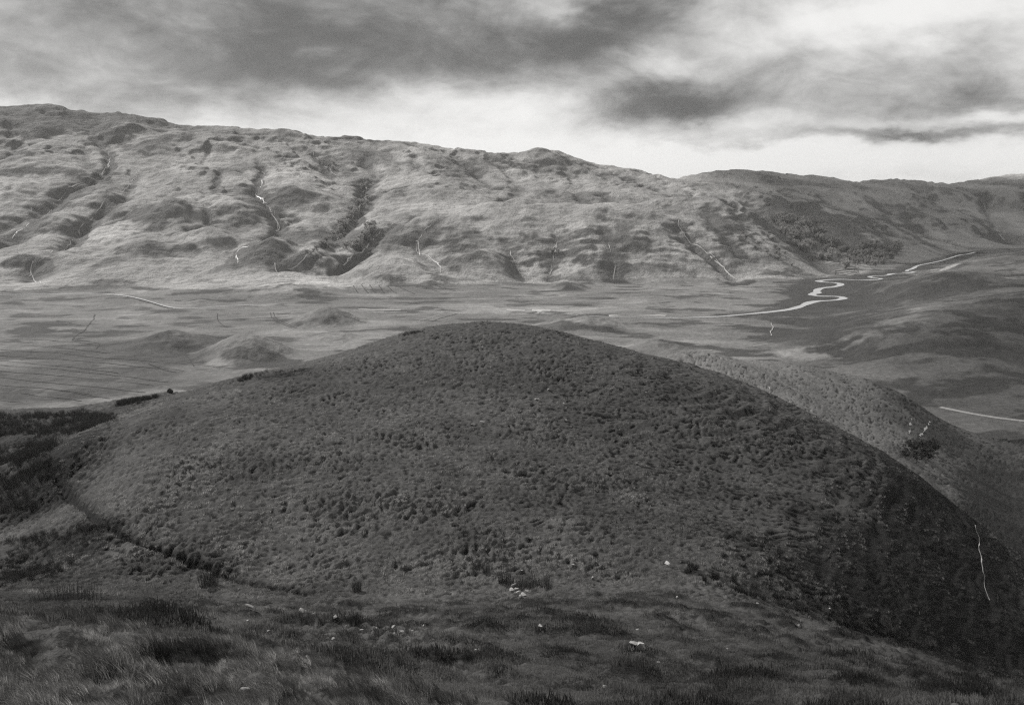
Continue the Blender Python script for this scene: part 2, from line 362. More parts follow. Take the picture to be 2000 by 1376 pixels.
rise = sst(Zbase, -89, -72) * sst(rr, 420, 700)
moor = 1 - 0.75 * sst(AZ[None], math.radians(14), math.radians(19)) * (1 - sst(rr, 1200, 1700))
rise = rise * moor
Z += rise * (4.5 * fbm(GX, GY, 210, 2, 3) + 2.0 * (np.abs(perlin(GX / 75, GY / 95, 11)) * 2 - 0.6) + 2.5 * fbm(GX, GY, 42, 3, 20, 0.55) + 0.5 * perlin(GX / 11, GY / 11, 27))
Z += rise * (2.0 * (0.5 - np.abs(perlin(GX / 95, Zbase / 11.0, 33)) * 1.6) + 1.2 * (0.5 - np.abs(perlin(GX / 34, Zbase / 5.0, 34)) * 1.6) + 1.1 * perlin(GX / 22 + 0.6 * perlin(GX / 60, GY / 60, 36), GY / 210, 35) * sst(np.abs(perlin(GX / 300, GY / 300, 37)), 0.0, 0.4))
# rills: lines of steepest descent from many starts, worn into the slopes
nl = 75
pa = np.radians(rng.uniform(-36, 33, nl)); pr = rng.uniform(1250, 2350, nl)
px_, py_ = pr * np.sin(pa), pr * np.cos(pa); lines = [[] for _ in range(nl)]; alive = np.ones(nl, bool); vx = np.zeros(nl); vy = np.zeros(nl)
for st in range(130):
    e = 9.0; z0 = ground(px_, py_, Z)
    gx_ = (ground(px_ + e, py_, Z) - ground(px_ - e, py_, Z)); gy_ = (ground(px_, py_ + e, Z) - ground(px_, py_ - e, Z)); gl = np.hypot(gx_, gy_) + 1e-6
    vx = 0.55 * vx - 0.45 * gx_ / gl; vy = 0.55 * vy - 0.45 * gy_ / gl; vl = np.hypot(vx, vy) + 1e-6
    alive &= (z0 > FLOOR + 5) & (np.hypot(px_, py_) > 900)
    for i_ in np.where(alive)[0]: lines[i_].append((px_[i_], py_[i_]))
    px_ = px_ + np.where(alive, vx / vl * 7, 0); py_ = py_ + np.where(alive, vy / vl * 7, 0)
rill = np.zeros((NR, NA))
for i_, L_ in enumerate(lines):
    if len(L_) < 12: continue
    L_ = np.array(L_[::2]); r_ = np.hypot(L_[:, 0], L_[:, 1]); a_ = np.arctan2(L_[:, 0], L_[:, 1])
    i0, i1 = np.searchsorted(R, (r_.min() - 30, r_.max() + 30)); j0, j1 = np.searchsorted(AZ, (a_.min() - 0.02, a_.max() + 0.02))
    x = GX[i0:i1, j0:j1]; y = GY[i0:i1, j0:j1]; best = np.full(x.shape, 1e9)
    for a, c in zip(L_[:-1], L_[1:]):
        t = np.clip(((x - a[0]) * (c - a)[0] + (y - a[1]) * (c - a)[1]) / max((c - a) @ (c - a), 1e-6), 0, 1)
        best = np.minimum(best, (x - a[0] - t * (c - a)[0]) ** 2 + (y - a[1] - t * (c - a)[1]) ** 2)
    wd = 5.0 + 4.0 * (i_ % 3)
    rill[i0:i1, j0:j1] = np.maximum(rill[i0:i1, j0:j1], np.exp(-best / wd ** 2) * (0.5 + 0.25 * (i_ % 3)))
Z -= rill * 5.5 * sst(Zbase, -88, -75)
# short broken crags along the upper slopes
cr = perlin(GX / 95 + 0.004 * GY, GY / 150, 31) + 0.35 * perlin(GX / 21, GY / 21, 32)
crag = sst(cr, 0.30, 0.44) * sst(Zbase, -30, 60) * rise
Z += crag * 3.5
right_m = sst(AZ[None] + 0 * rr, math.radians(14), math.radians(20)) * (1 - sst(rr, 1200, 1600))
Z += far_m * right_m * sst(Zbase, -89, -84) * (1.0 * fbm(GX, GY, 34, 3, 48) + 0.35 * perlin(GX / 6, GY / 6, 49))
Z += far_m * (1 - rise) * (0.35 * fbm(GX, GY, 60, 3, 44) + 0.3 * np.clip(perlin(GX / 16, GY / 16, 47), 0, 1))

# near ground: tussocks, sheep terraces, a trodden line
kn = sst(Z0 - Zbase, 0.6, 3.0) * far_m * (1 - rise)
Z += kn * (1.1 * fbm(GX, GY, 17, 4, 57, 0.6))
near_m = 1 - sst(rr, 270, 420)
hump = near_m * (0.5 * fbm(GX, GY, 14, 2, 50))
Zs = Zn
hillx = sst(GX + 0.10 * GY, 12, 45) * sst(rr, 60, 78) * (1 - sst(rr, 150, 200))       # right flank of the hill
terr = 1.7 * perlin(GX / 6.5 + GY / 11, (Zs + 0.45 * fbm(GX, GY, 10, 3, 61)) / 0.55, 62) + 0.9 * perlin(GX / 3.0 + GY / 5, (Zs + 0.3 * fbm(GX, GY, 6, 2, 63)) / 0.30, 64)
twx, twy = 0.9 * perlin(GX / 2.3, GY / 2.3, 75), 0.9 * perlin(GX / 2.3, GY / 2.3, 76)
tpx, tpy = (GX + 0.9 * twx) / 1.05, (GY + 0.9 * twy) / 0.72
tus0 = 1 - np.abs(perlin(tpx, tpy, 70)) * 2.2
tus = tus0
tus = np.clip(tus, -0.4, 1) * 0.6 * np.clip(0.9 + 0.8 * perlin(GX / 5, GY / 5, 78), 0.55, 1.5) + 0.45 * perlin(GX / 0.42, GY / 0.42, 74)
amt = np.clip(0.8 + 0.9 * perlin(GX / 9, GY / 9, 80), 0.6, 1.6)
slope_near = 1 - sst(rr, 50, 66)
hump2 = np.clip(perlin(GX / 2.2, GY / 1.5, 85), 0.05, 1) - 0.05
Z += near_m * sst(rr, 8, 16) * (tus * amt * (1 - 0.45 * hillx) * (0.37 * (1 - slope_near) + 0.22 * slope_near) + hump2 * slope_near * 0.55) + hump * 0.6
onhill = sst(rr, 60, 78) * (1 - sst(rr, 150, 190))
Z += onhill * (0.09 + 0.13 * hillx) * terr * (0.7 + 0.7 * perlin(GX / 15, GY / 15, 90))
Z += (1 - sst(rr, 15, 18)) * sst(rr, 5, 8) * (0.28 * np.clip(perlin(GX / 1.0, GY / 0.9, 95), -0.2, 1) + 0.1 * perlin(GX / 0.4, GY / 0.4, 96))
TRACK_PX = [(92, 900), (120, 940), (160, 985), (205, 1030), (255, 1050), (330, 1080), (420, 1112), (500, 1140), (600, 1158)]
path_d = np.full((NR, NA), 1e3)
for tp, w_, d_ in ((TRACK_PX, 0.46, 0.8),):
    P = poly_hit(tp, Zbase, 20, 200); Z = carve(Z, P, d_, w_, 2.0)
    ii, dd = poly_dist(P, 4); path_d[ii] = np.minimum(path_d[ii], dd / w_)
# river beds
RIVER_PX = [(1300 + a / 2.857, 300 + c / 2.857) for a, c in [(1725, 550), (1690, 560), (1640, 565), (1600, 578), (1540, 597), (1470, 612), (1400, 625), (1385, 640), (1330, 655),
    (1400, 660), (1330, 668), (1260, 668), (1240, 680), (1130, 683), (1150, 692), (1220, 698), (1150, 705), (1060, 705), (990, 700), (900, 703), (845, 710), (870, 716), (960, 720),
    (985, 730), (950, 742), (860, 750), (840, 765), (850, 775), (805, 785), (850, 795), (960, 795), (1005, 805), (950, 818), (820, 822), (760, 850), (690, 870), (560, 885), (430, 897), (280, 910), (100, 914), (0, 914)]]
RIVER_PX += [(1240, 619.5), (1180, 618), (1120, 614), (1080, 611), (1045, 611), (1060, 607), (1000, 606), (940, 611), (880, 610), (820, 607), (760, 610), (690, 606)]
RIVER_L = [(-80, 576), (0, 575), (100, 574), (180, 572), (230, 575), (262, 580), (292, 588), (330, 600), (360, 602), (400, 600), (440, 596), (520, 595)]
def smooth_path(P, n=4):
    P = np.array(P, float)
    for _ in range(n if n < 3 else 2):
        Q = [P[0]]
        for a, c in zip(P[:-1], P[1:]): Q += [a * .75 + c * .25, a * .25 + c * .75]
        Q.append(P[-1]); P = np.array(Q)
    return P
WATER_Z = FLOOR + 0.1
river_w = smooth_path([atz(u, v, WATER_Z) for u, v in RIVER_PX])
river_lw = smooth_path([atz(u, v, WATER_Z) for u, v in RIVER_L])
for P, wid in ((river_w, 5.5), (river_lw, 3.0)):
    ii, d = poly_dist(P, 60)
    k = 1 - sst(d, wid * 3.0 + 6, wid * 8 + 20)
    Z[ii] = Z[ii] * (1 - k) + (WATER_Z - 0.06) * k
    k2 = 1 - sst(d, wid * 0.4, wid * 0.95)
    Z[ii] = Z[ii] * (1 - k2) + (FLOOR - 0.9) * k2

# ------------------------------------------------------------------ ground cover fields (what grows where), with some light and shade painted in
def patch(field, u, v, ru, rv, s, rmin=160, rough=0.35, seed=0):
    c = hit(u, v, Z0, rmin)
    if c is None: return
    d = math.hypot(c[0], c[1]); W = ru * d / F
    up = hit(u, v - rv, Z0, rmin); dn = hit(u, v + rv, Z0, rmin)
    D = W
    if up is not None and dn is not None: D = np.clip(abs(math.hypot(*up[:2]) - math.hypot(*dn[:2])) / 2, W * 0.2, W * 6)
    n = c[:2] / d
    m = np.where((abs(GX - c[0]) < (W + D) * 2) & (abs(GY - c[1]) < (W + D) * 2)); x = GX[m] - c[0]; y = GY[m] - c[1]
    q = np.sqrt(((x * n[1] - y * n[0]) / W) ** 2 + ((x * n[0] + y * n[1]) / D) ** 2) + rough * fbm(GX[m], GY[m], W * 0.7, 3, 100 + seed)
    field[m] += s * (1 - sst(q, 0.4, 1.35))
dark = np.zeros((NR, NA)); pale = np.zeros((NR, NA))
DARK = [(300, 410, 52, 24, .8), (522, 490, 68, 22, .9), (595, 385, 60, 16, .8), (640, 455, 60, 25, .6), (560, 465, 35, 26, .7), (220, 412, 30, 13, .6), (450, 400, 50, 10, .6), (280, 482, 60, 16, .6),
    (30, 506, 26, 12, .8), (350, 497, 70, 16, .5), (100, 432, 60, 22, .6), (455, 440, 60, 18, .6), (60, 330, 85, 14, .9), (760, 540, 60, 9, .6), (900, 465, 70, 28, .6), (1130, 480, 45, 32, .7),
    (1050, 480, 40, 30, .6), (1250, 480, 80, 40, .5), (1400, 440, 55, 36, .6), (1180, 520, 60, 20, .4), (858, 538, 20, 9, 1.), (1118, 554, 42, 9, .6), (1580, 445, 70, 50, .6), (1640, 480, 80, 30, .6),
    (1540, 425, 90, 40, .9), (1620, 460, 90, 40, .6), (1700, 420, 60, 20, .5), (1820, 400, 60, 18, .5), (470, 692, 66, 14, .6), (640, 625, 50, 10, .5), (1640, 572, 95, 34, .6), (1570, 560, 40, 14, .6), (1560, 650, 150, 30, .55),
    (1180, 640, 70, 10, .4), (1800, 565, 90, 20, .5), (1300, 670, 60, 12, .4), (100, 290, 60, 12, .3), (240, 232, 80, 10, .5), (80, 215, 120, 12, .6), (430, 262, 80, 10, .4), (1060, 330, 60, 12, .5),
    (640, 322, 14, 12, .9), (1000, 325, 60, 8, .4), (160, 560, 120, 8, .5), (350, 585, 160, 7, .4), (30, 770, 40, 12, .7), (1950, 690, 80, 30, .3), (120, 775, 120, 12, .3), (150, 710, 260, 60, .75), (30, 640, 160, 20, .3)]  # ground cover, plus painted shade on knoll fronts and the left drain field
PALE = [(250, 447, 55, 16, .8), (200, 470, 60, 12, .6), (620, 552, 60, 7, .9), (1050, 603, 260, 8, .8), (440, 381, 70, 6, .7), (560, 560, 90, 10, .5), (800, 505, 30, 12, .5), (60, 460, 50, 10, .5),
    (120, 400, 60, 10, .5), (560, 345, 90, 18, .4), (700, 320, 150, 22, .35), (900, 310, 150, 14, .35), (350, 560, 120, 6, .5), (420, 700, 80, 12, .6), (560, 650, 60, 8, .4), (1350, 560, 200, 12, .3),
    (1610, 690, 80, 18, .6), (1700, 655, 70, 10, .5), (1380, 590, 180, 18, .25), (1640, 530, 40, 6, .6)]  # ridge entries are lit crests put into the tone
for k, a in enumerate(DARK): patch(dark, *a[:4], a[4] * 0.75, rough=0.6, seed=k)
for k, a in enumerate(PALE): patch(pale, *a, seed=40 + k)
gz_r = np.gradient(Z, axis=0) / np.gradient(GY * 0 + R[:, None], axis=0)
gz_a = np.gradient(Z, axis=1) / (R[:, None] * np.gradient(AZ)[None])
steep = np.hypot(gz_r, gz_a)
hn = fbm(GX, GY * 0.6, 130, 4, 140, 0.6)
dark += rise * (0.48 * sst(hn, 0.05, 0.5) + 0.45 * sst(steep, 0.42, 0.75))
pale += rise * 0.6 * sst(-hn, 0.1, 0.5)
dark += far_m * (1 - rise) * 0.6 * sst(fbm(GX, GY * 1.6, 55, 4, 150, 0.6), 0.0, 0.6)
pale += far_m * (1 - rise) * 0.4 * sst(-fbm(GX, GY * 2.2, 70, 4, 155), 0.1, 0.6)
dark += far_m * right_m * (0.38 + 0.15 * fbm(GX, GY, 60, 3, 170)) + 0.3 * sst(GX, 70, 130) * (1 - sst(rr, 260, 380)) * sst(rr, 110, 150)  # right moor and field darkened by colour, in place of cloud shade
for uv, dep, wid in GULLIES:
    P = poly_hit(uv, Z0)
    if len(P) > 1:
        ii, dd = poly_dist(P, 40); dark[ii] += 0.55 * np.exp(-(dd / 11) ** 1.5)
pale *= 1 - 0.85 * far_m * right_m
dark += rill * 0.5 + rise * 0.4 * sst(Zbase, 95, 185) + near_m * sst(rr, 60, 80) * (1 - sst(rr, 145, 175)) * (0.22 * sst(GX + 0.15 * GY, -10, 45) + 0.25 * sst(GX - 0.1 * GY, 15, 50))  # right of the hill darkened by colour, standing in for shade
rock = rise * np.clip(crag * sst(steep, 0.55, 0.9) + sst(steep, 0.85, 1.2), 0, 1)
ii, dd = poly_dist(river_w[river_w[:, 0] / river_w[:, 1] > 0.27], 60)
dark[ii] += 0.5 * (1 - sst(dd + 12 * fbm(GX[ii], GY[ii], 30, 3, 175), 14, 34))
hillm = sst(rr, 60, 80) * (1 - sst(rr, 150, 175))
pale += hillm * (0.75 * sst(Zn, -24.0, -19.0) + 0.5 * sst(-GX, 0, 35))  # crest and left flank lightened by colour, as if lit
# near ground: rushes and wet hollows darker, grazed turf paler; right flank shade painted in
pale += near_m * 0.5 * sst(fbm(GX, GY, 11, 4, 160, 0.6), -0.1, 0.6)
NEAR_DARK = [(90, 1110, 130, 45, .5), (180, 1040, 60, 25, .3), (60, 960, 100, 55, .5), (100, 890, 120, 30, .5), (150, 830, 190, 26, .5), (560, 735, 60, 8, .6), (1700, 1180, 250, 90, .35), (1850, 1050, 120, 120, .5),
    (1950, 1000, 80, 90, .5), (130, 1180, 60, 10, .8), (1930, 1250, 120, 50, .6), (300, 1110, 160, 20, .3)]
for k, a in enumerate(NEAR_DARK): patch(dark, *a, rmin=8, seed=70 + k)
patch(pale, 1500, 735, 260, 50, 1.0, 175); patch(pale, 1700, 800, 120, 50, .5, 175); patch(pale, 950, 660, 350, 30, .5, 60);  # spur and crest brightened by colour, in place of light
for a in ((1580, 695, 60, 10), (1640, 672, 60, 9), (1700, 650, 50, 8), (1760, 622, 40, 7), (1810, 604, 30, 6)):
    patch(pale, *a, 0.35, 300, rough=0.7); patch(dark, *a, -0.3, 300, rough=0.7)  # lit edge of the moor ridge painted into the tone
patch(pale, 230, 810, 90, 12, .7, 60); patch(pale, 120, 862, 100, 6, .7, 60); patch(pale, 300, 1000, 200, 60, .3, 40)
dark += slope_near * near_m * 0.6 * sst(hump2, 0.12, 0.4) + near_m * (1 - slope_near) * 0.55 * sst(-tus, -0.25, 0.25)  # dark hummock cover; shade between tussocks put into the colour
dark += 0.8 * np.exp(-path_d ** 2)
dark = np.clip(dark, 0, 1); pale = np.clip(pale, 0, 1) * (1 - 0.7 * dark)
# ------------------------------------------------------------------ materials
def new_mat(name):
    m = bpy.data.materials.new(name); m.use_nodes = True
    t = m.node_tree; t.nodes.clear(); b = NB(t)
    out = b.n('ShaderNodeOutputMaterial'); p = b.n('ShaderNodeBsdfPrincipled')
    t.links.new(p.outputs[0], out.inputs[0])
    p.inputs['Specular IOR Level'].default_value = 0.1; p.inputs['Roughness'].default_value = 0.95
    return m, b, p
def grey(b, p, val, tint=(1, 0.985, 0.965)):
    c = b.n('ShaderNodeCombineColor')
    for i in range(3): b.t.links.new(b.m('MULTIPLY', val, tint[i]), c.inputs[i])
    b.t.links.new(c.outputs[0], p.inputs['Base Color'])
def bump(b, p, h, dist, strength):
    n = b.n('ShaderNodeBump'); n.inputs['Strength'].default_value = strength; n.inputs['Distance'].default_value = dist
    b.t.links.new(h, n.inputs['Height']); b.t.links.new(n.outputs[0], p.inputs['Normal'])
def attr(b, name):
    a = b.n('ShaderNodeAttribute'); a.attribute_name = name; return a.outputs['Fac']
def terrain_mat(name, base, darkv, palev, grain, amp, bump_wl, bump_d):
    m, b, p = new_mat(name)
    tc = b.n('ShaderNodeNewGeometry').outputs['Position']
    n1 = b.noise(tc, 1.0 / grain, 4, 0.65); n2 = b.noise(tc, 1.0 / (grain * 6), 4, 0.6); n3 = b.noise(tc, 1.0 / (grain * 30), 3, 0.6)
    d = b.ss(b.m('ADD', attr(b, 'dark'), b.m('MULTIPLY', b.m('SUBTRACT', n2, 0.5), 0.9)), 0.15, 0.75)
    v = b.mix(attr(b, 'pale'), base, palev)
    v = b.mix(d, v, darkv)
    v = b.mix(attr(b, 'rock'), v, 0.10)
    mod = b.m('ADD', 1.0, b.m('MULTIPLY', b.m('SUBTRACT', n1, 0.5), amp))
    mod = b.m('MULTIPLY', mod, b.m('ADD', 1.0, b.m('MULTIPLY', b.m('SUBTRACT', n2, 0.5), amp * 0.8)))
    mod = b.m('MULTIPLY', mod, b.m('ADD', 1.0, b.m('MULTIPLY', b.m('SUBTRACT', n3, 0.5), amp * 0.6)))
    grey(b, p, b.m('MULTIPLY', v, b.m('MAXIMUM', mod, 0.2)))
    bump(b, p, b.noise(tc, 1.0 / bump_wl, 5, 0.65), bump_d, 0.8)
    return m
M = {}
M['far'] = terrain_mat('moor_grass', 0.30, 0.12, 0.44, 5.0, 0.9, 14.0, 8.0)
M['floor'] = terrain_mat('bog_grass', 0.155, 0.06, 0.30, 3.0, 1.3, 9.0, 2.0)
M['shaded_bog_grass'] = terrain_mat('shaded_bog_grass', 0.095, 0.04, 0.19, 2.5, 1.3, 7.0, 1.8)  # darker copy of the bog grass, shade put into its colour
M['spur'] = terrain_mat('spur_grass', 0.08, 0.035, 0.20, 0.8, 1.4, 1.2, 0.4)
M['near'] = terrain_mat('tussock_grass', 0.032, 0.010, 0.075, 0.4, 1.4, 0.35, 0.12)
def simple_mat(name, val, var=0.4, scale=1.0, rough=0.95, spec=0.1, bumpd=None, tone=False, glow=0.0):
    m, b, p = new_mat(name)
    oi = b.n('ShaderNodeObjectInfo').outputs['Random']
    tc = b.n('ShaderNodeTexCoord').outputs['Object']
    v = b.m('MULTIPLY', val, b.m('ADD', 1 - var / 2, b.m('MULTIPLY', b.noise(tc, scale, 4, 0.6), var)))
    v = b.m('MULTIPLY', v, b.m('ADD', 0.8, b.m('MULTIPLY', oi, 0.4)))
    if tone:
        a = b.n('ShaderNodeAttribute'); a.attribute_name = 'tone'; a.attribute_type = 'INSTANCER'
        v = b.m('MULTIPLY', v, b.m('ADD', 0.35, b.m('MULTIPLY', a.outputs['Fac'], 1.5)))
    if glow:      # thin leaves pass some light
        tr = b.n('ShaderNodeBsdfTranslucent'); cc = b.n('ShaderNodeCombineColor')
        for i_, t_ in enumerate((1.2, 1.18, 1.155)): b.t.links.new(b.m('MULTIPLY', v, t_), cc.inputs[i_])
        b.t.links.new(cc.outputs[0], tr.inputs[0])
        mx = b.n('ShaderNodeMixShader'); mx.inputs[0].default_value = glow
        out = [n for n in b.t.nodes if n.type == 'OUTPUT_MATERIAL'][0]
        b.t.links.new(p.outputs[0], mx.inputs[1]); b.t.links.new(tr.outputs[0], mx.inputs[2]); b.t.links.new(mx.outputs[0], out.inputs[0])
    grey(b, p, v); p.inputs['Roughness'].default_value = rough; p.inputs['Specular IOR Level'].default_value = spec
    if bumpd: bump(b, p, b.noise(tc, scale * 2, 5, 0.6), bumpd, 0.9)
    return m
M['water'], _b, _p = new_mat('river_water')
_p.inputs['Base Color'].default_value = (0.9, 0.9, 0.9, 1); _p.inputs['Metallic'].default_value = 0.9; _p.inputs['Roughness'].default_value = 0.32; _p.inputs['Specular IOR Level'].default_value = 0.5; _p.inputs['IOR'].default_value = 2.2
M['torrent'] = simple_mat('white_water', 0.45, 0.3, 0.4, 0.5, 0.5)
M['peat'] = simple_mat('wet_peat', 0.05, 0.4, 0.3)
M['gravel'] = simple_mat('pale_gravel', 0.42, 0.5, 0.8)
M['stone'] = simple_mat('lichened_stone', 0.34, 0.9, 3.0, 0.9, 0.2, 0.05)
M['darkstone'] = simple_mat('dark_stone', 0.05, 0.9, 3.0, 0.9, 0.2, 0.05)
M['wallstone'] = simple_mat('dark_drystone', 0.10, 0.6, 1.0, 0.9, 0.2, 0.2)
M['leaf'] = simple_mat('birch_leaves', 0.30, 0.5, 0.6, glow=0.4)
M['shrub'] = simple_mat('shrub_leaves', 0.06, 0.5, 0.6, glow=0.3)
M['bark'] = simple_mat('grey_bark', 0.10, 0.5, 2.0)
M['blade'] = simple_mat('grass_blades', 0.07, 0.3, 2.0, tone=True, glow=0.4)
M['straw'] = simple_mat('bleached_grass', 0.16, 0.4, 2.0, tone=True, glow=0.5)
M['rush'] = simple_mat('dark_rushes', 0.07, 0.4, 2.0)

# ------------------------------------------------------------------ terrain meshes
def mesh_from(name, co, faces, mats=(), smooth=True):
    me = bpy.data.meshes.new(name); me.from_pydata([tuple(map(float, c)) for c in co], [], [tuple(map(int, f)) for f in faces])
    for m in mats: me.materials.append(m)
    if smooth: me.polygons.foreach_set('use_smooth', np.ones(len(me.polygons), bool))
    me.update(); return me
def grid_mesh(name, Zg, mask_quads, m):
    q = np.argwhere(mask_quads); i, j = q[:, 0], q[:, 1]
    a = i * NA + j; quads = np.stack([a, a + 1, a + NA + 1, a + NA], 1)
    used, inv = np.unique(quads, return_inverse=True); quads = inv.reshape(-1, 4)
    co = np.stack([GX.ravel()[used], GY.ravel()[used], Zg.ravel()[used]], 1).astype(np.float32)
    me = bpy.data.meshes.new(name)
    me.vertices.add(len(co)); me.vertices.foreach_set('co', co.ravel())
    me.loops.add(quads.size); me.loops.foreach_set('vertex_index', quads.ravel().astype(np.int32))
    me.polygons.add(len(quads)); me.polygons.foreach_set('loop_start', np.arange(0, quads.size, 4, dtype=np.int32))
    me.polygons.foreach_set('loop_total', np.full(len(quads), 4, np.int32))
    me.polygons.foreach_set('use_smooth', np.ones(len(quads), bool))
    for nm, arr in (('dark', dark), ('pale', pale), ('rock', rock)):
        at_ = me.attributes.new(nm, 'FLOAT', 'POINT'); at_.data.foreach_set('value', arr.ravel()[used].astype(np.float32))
    me.update(); me.materials.append(m)
    o = bpy.data.objects.new(name, me); C.objects.link(o); o['kind'] = 'structure'
    return o
cz = lambda A: 0.25 * (A[:-1, :-1] + A[1:, :-1] + A[:-1, 1:] + A[1:, 1:])
qx, qy, qr, qn, qf = cz(GX), cz(GY), cz(rr), cz(np.maximum(Zn, -300)), cz(np.maximum(Zf, -300))
qb, qaz = cz(Zbase), cz(AZ[None] * np.ones((NR, 1)))
is_near = (qn >= qf) & (qr < 420)
crease = np.interp(np.degrees(qaz), [-40, -20, 0, 12, 20, 30, 45], [56, 60, 62, 64, 65, 66, 70])
near_slope = is_near & (qy < crease)
spur = is_near & ~near_slope & (qr > np.interp(np.degrees(qaz), [-50, 5, 10, 20, 30, 50], [999, 999, 180, 170, 150, 130]))
hill = is_near & ~near_slope & ~spur
rest = ~is_near
distant = rest & (qr > 1500) & (qaz > math.radians(9)) & (qb > -87)
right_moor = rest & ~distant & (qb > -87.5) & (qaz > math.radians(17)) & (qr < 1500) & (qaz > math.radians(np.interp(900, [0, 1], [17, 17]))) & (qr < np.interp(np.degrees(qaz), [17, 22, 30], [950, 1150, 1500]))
floor_m = rest & ~distant & ~right_moor & (qb <= -87.0) & (qr < 2200)
slope_far = rest & ~distant & ~right_moor & ~floor_m
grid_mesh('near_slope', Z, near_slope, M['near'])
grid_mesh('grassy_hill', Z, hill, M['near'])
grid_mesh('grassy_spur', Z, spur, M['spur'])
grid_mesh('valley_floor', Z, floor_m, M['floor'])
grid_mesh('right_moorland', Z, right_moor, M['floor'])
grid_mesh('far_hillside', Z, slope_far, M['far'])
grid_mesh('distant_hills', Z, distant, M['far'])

# ------------------------------------------------------------------ clouds added out of view to shade the right of the valley
def cloud(label, cx, cy, sx, sy, base, thick, seed):
    n = 40; t = np.linspace(-1, 1, n); gx, gy = np.meshgrid(t, t, indexing='ij')
    a = np.arctan2(gy, gx); s = np.maximum(abs(gx), abs(gy)); rad = np.hypot(gx, gy) + 1e-9
    k = s / rad                                   # square to disc
    px, py = gx * k, gy * k
    edge = 1 + 0.28 * fbm(np.cos(a) * 2 + seed, np.sin(a) * 2, 1.2, 4, seed)
    x = cx + px * edge * sx; y = cy + py * edge * sy
    prof = np.clip(1 - s ** 2, 0, 1) ** 0.5
    nz = fbm(x, y, 260, 4, seed + 3)
    top = base + prof * thick * (1 + 0.6 * nz); bot = base - prof * thick * 0.25 * (1 + 0.8 * nz)
    co = np.concatenate([np.stack([x, y, top], -1).reshape(-1, 3), np.stack([x, y, bot], -1).reshape(-1, 3)])
    f = []
    for i in range(n - 1):
        for j in range(n - 1):
            q = i * n + j; f.append((q, q + n, q + n + 1, q + 1)); f.append((q + n * n, q + 1 + n * n, q + n + 1 + n * n, q + n + n * n))
    me = mesh_from('cloud', co, f, [M['cloud']])
    o = bpy.data.objects.new('cloud', me); C.objects.link(o); o['label'] = label; o['category'] = 'cloud'; o['group'] = 'unseen shading clouds'
M['cloud'] = simple_mat('shade_cloud_vapour', 0.8, 0.1, 0.01)
SH = 1100.0; off = Vector((SUN_DIR.x, SUN_DIR.y, 0)) * (SH / SUN_DIR.z)
cloud('unseen rounded cloud added to shade the moorland right of the near hill', 520 + off.x, 330 + off.y, 380, 560, SH, 110, 5)
cloud('long unseen bank of cloud added to shade the right side of the valley', 1250 + off.x, 1500 + off.y, 800, 1350, SH, 150, 9)

# ------------------------------------------------------------------ water, ditches, tracks, road
def ribbon(name, P, width, m, zc=None, lift=0.2, jitter=0.0, label=None, cat=None, kind='structure', Zg=None, nx=3, group=None):
    P = np.array(P, float); T = np.gradient(P[:, :2], axis=0); T /= np.linalg.norm(T, axis=1)[:, None] + 1e-9
    N = np.stack([-T[:, 1], T[:, 0]], 1)
    w = np.full(len(P), width) if np.isscalar(width) else np.array(width)
    if jitter: w = w * (1 + jitter * fbm(np.arange(len(P)) * 1.0, np.zeros(len(P)) + len(P), 4.0, 3, 200 + len(P) % 50))
    w = np.clip(w, 0.02, None)
    co = []; f = []
    for k in range(nx):
        o_ = (k / (nx - 1) - 0.5) * w
        xy = P[:, :2] + N * o_[:, None]
        z = np.full(len(P), zc) if zc is not None else ground(xy[:, 0], xy[:, 1], Z) + lift
        co.append(np.c_[xy, z])
    n = len(P)
    co = np.stack(co, 1).reshape(-1, 3)
    for i in range(n - 1):
        for k in range(nx - 1):
            q = i * nx + k; f.append((q, q + 1, q + nx + 1, q + nx))
    me = mesh_from(name, co, f, [m]); o = bpy.data.objects.new(name, me); C.objects.link(o)
    if kind: o['kind'] = kind
    return o
_ru = 1000 + F * river_w[:, 0] / river_w[:, 1]
ribbon('river', river_w, np.interp(_ru, [1000, 1200, 1330, 1500, 1600, 1700, 1850], [1.8, 2.2, 3.6, 6.5, 8.0, 6.0, 4.5]), M['water'], zc=WATER_Z, jitter=0.45, nx=2)
ribbon('river', river_lw, 2.2, M['water'], zc=WATER_Z, jitter=0.4, nx=2)
def wiggle(P, amp, seed):
    P = np.array(P); amp = min(amp, np.hypot(*(P[-1] - P[0])[:2]) / 14); k = np.arange(len(P)) * 1.0
    P[:, 0] += amp * fbm(k, k * 0, 5.0, 3, seed); P[:, 1] += amp * 2 * fbm(k, k * 0 + 50, 5.0, 3, seed + 1)
    return P
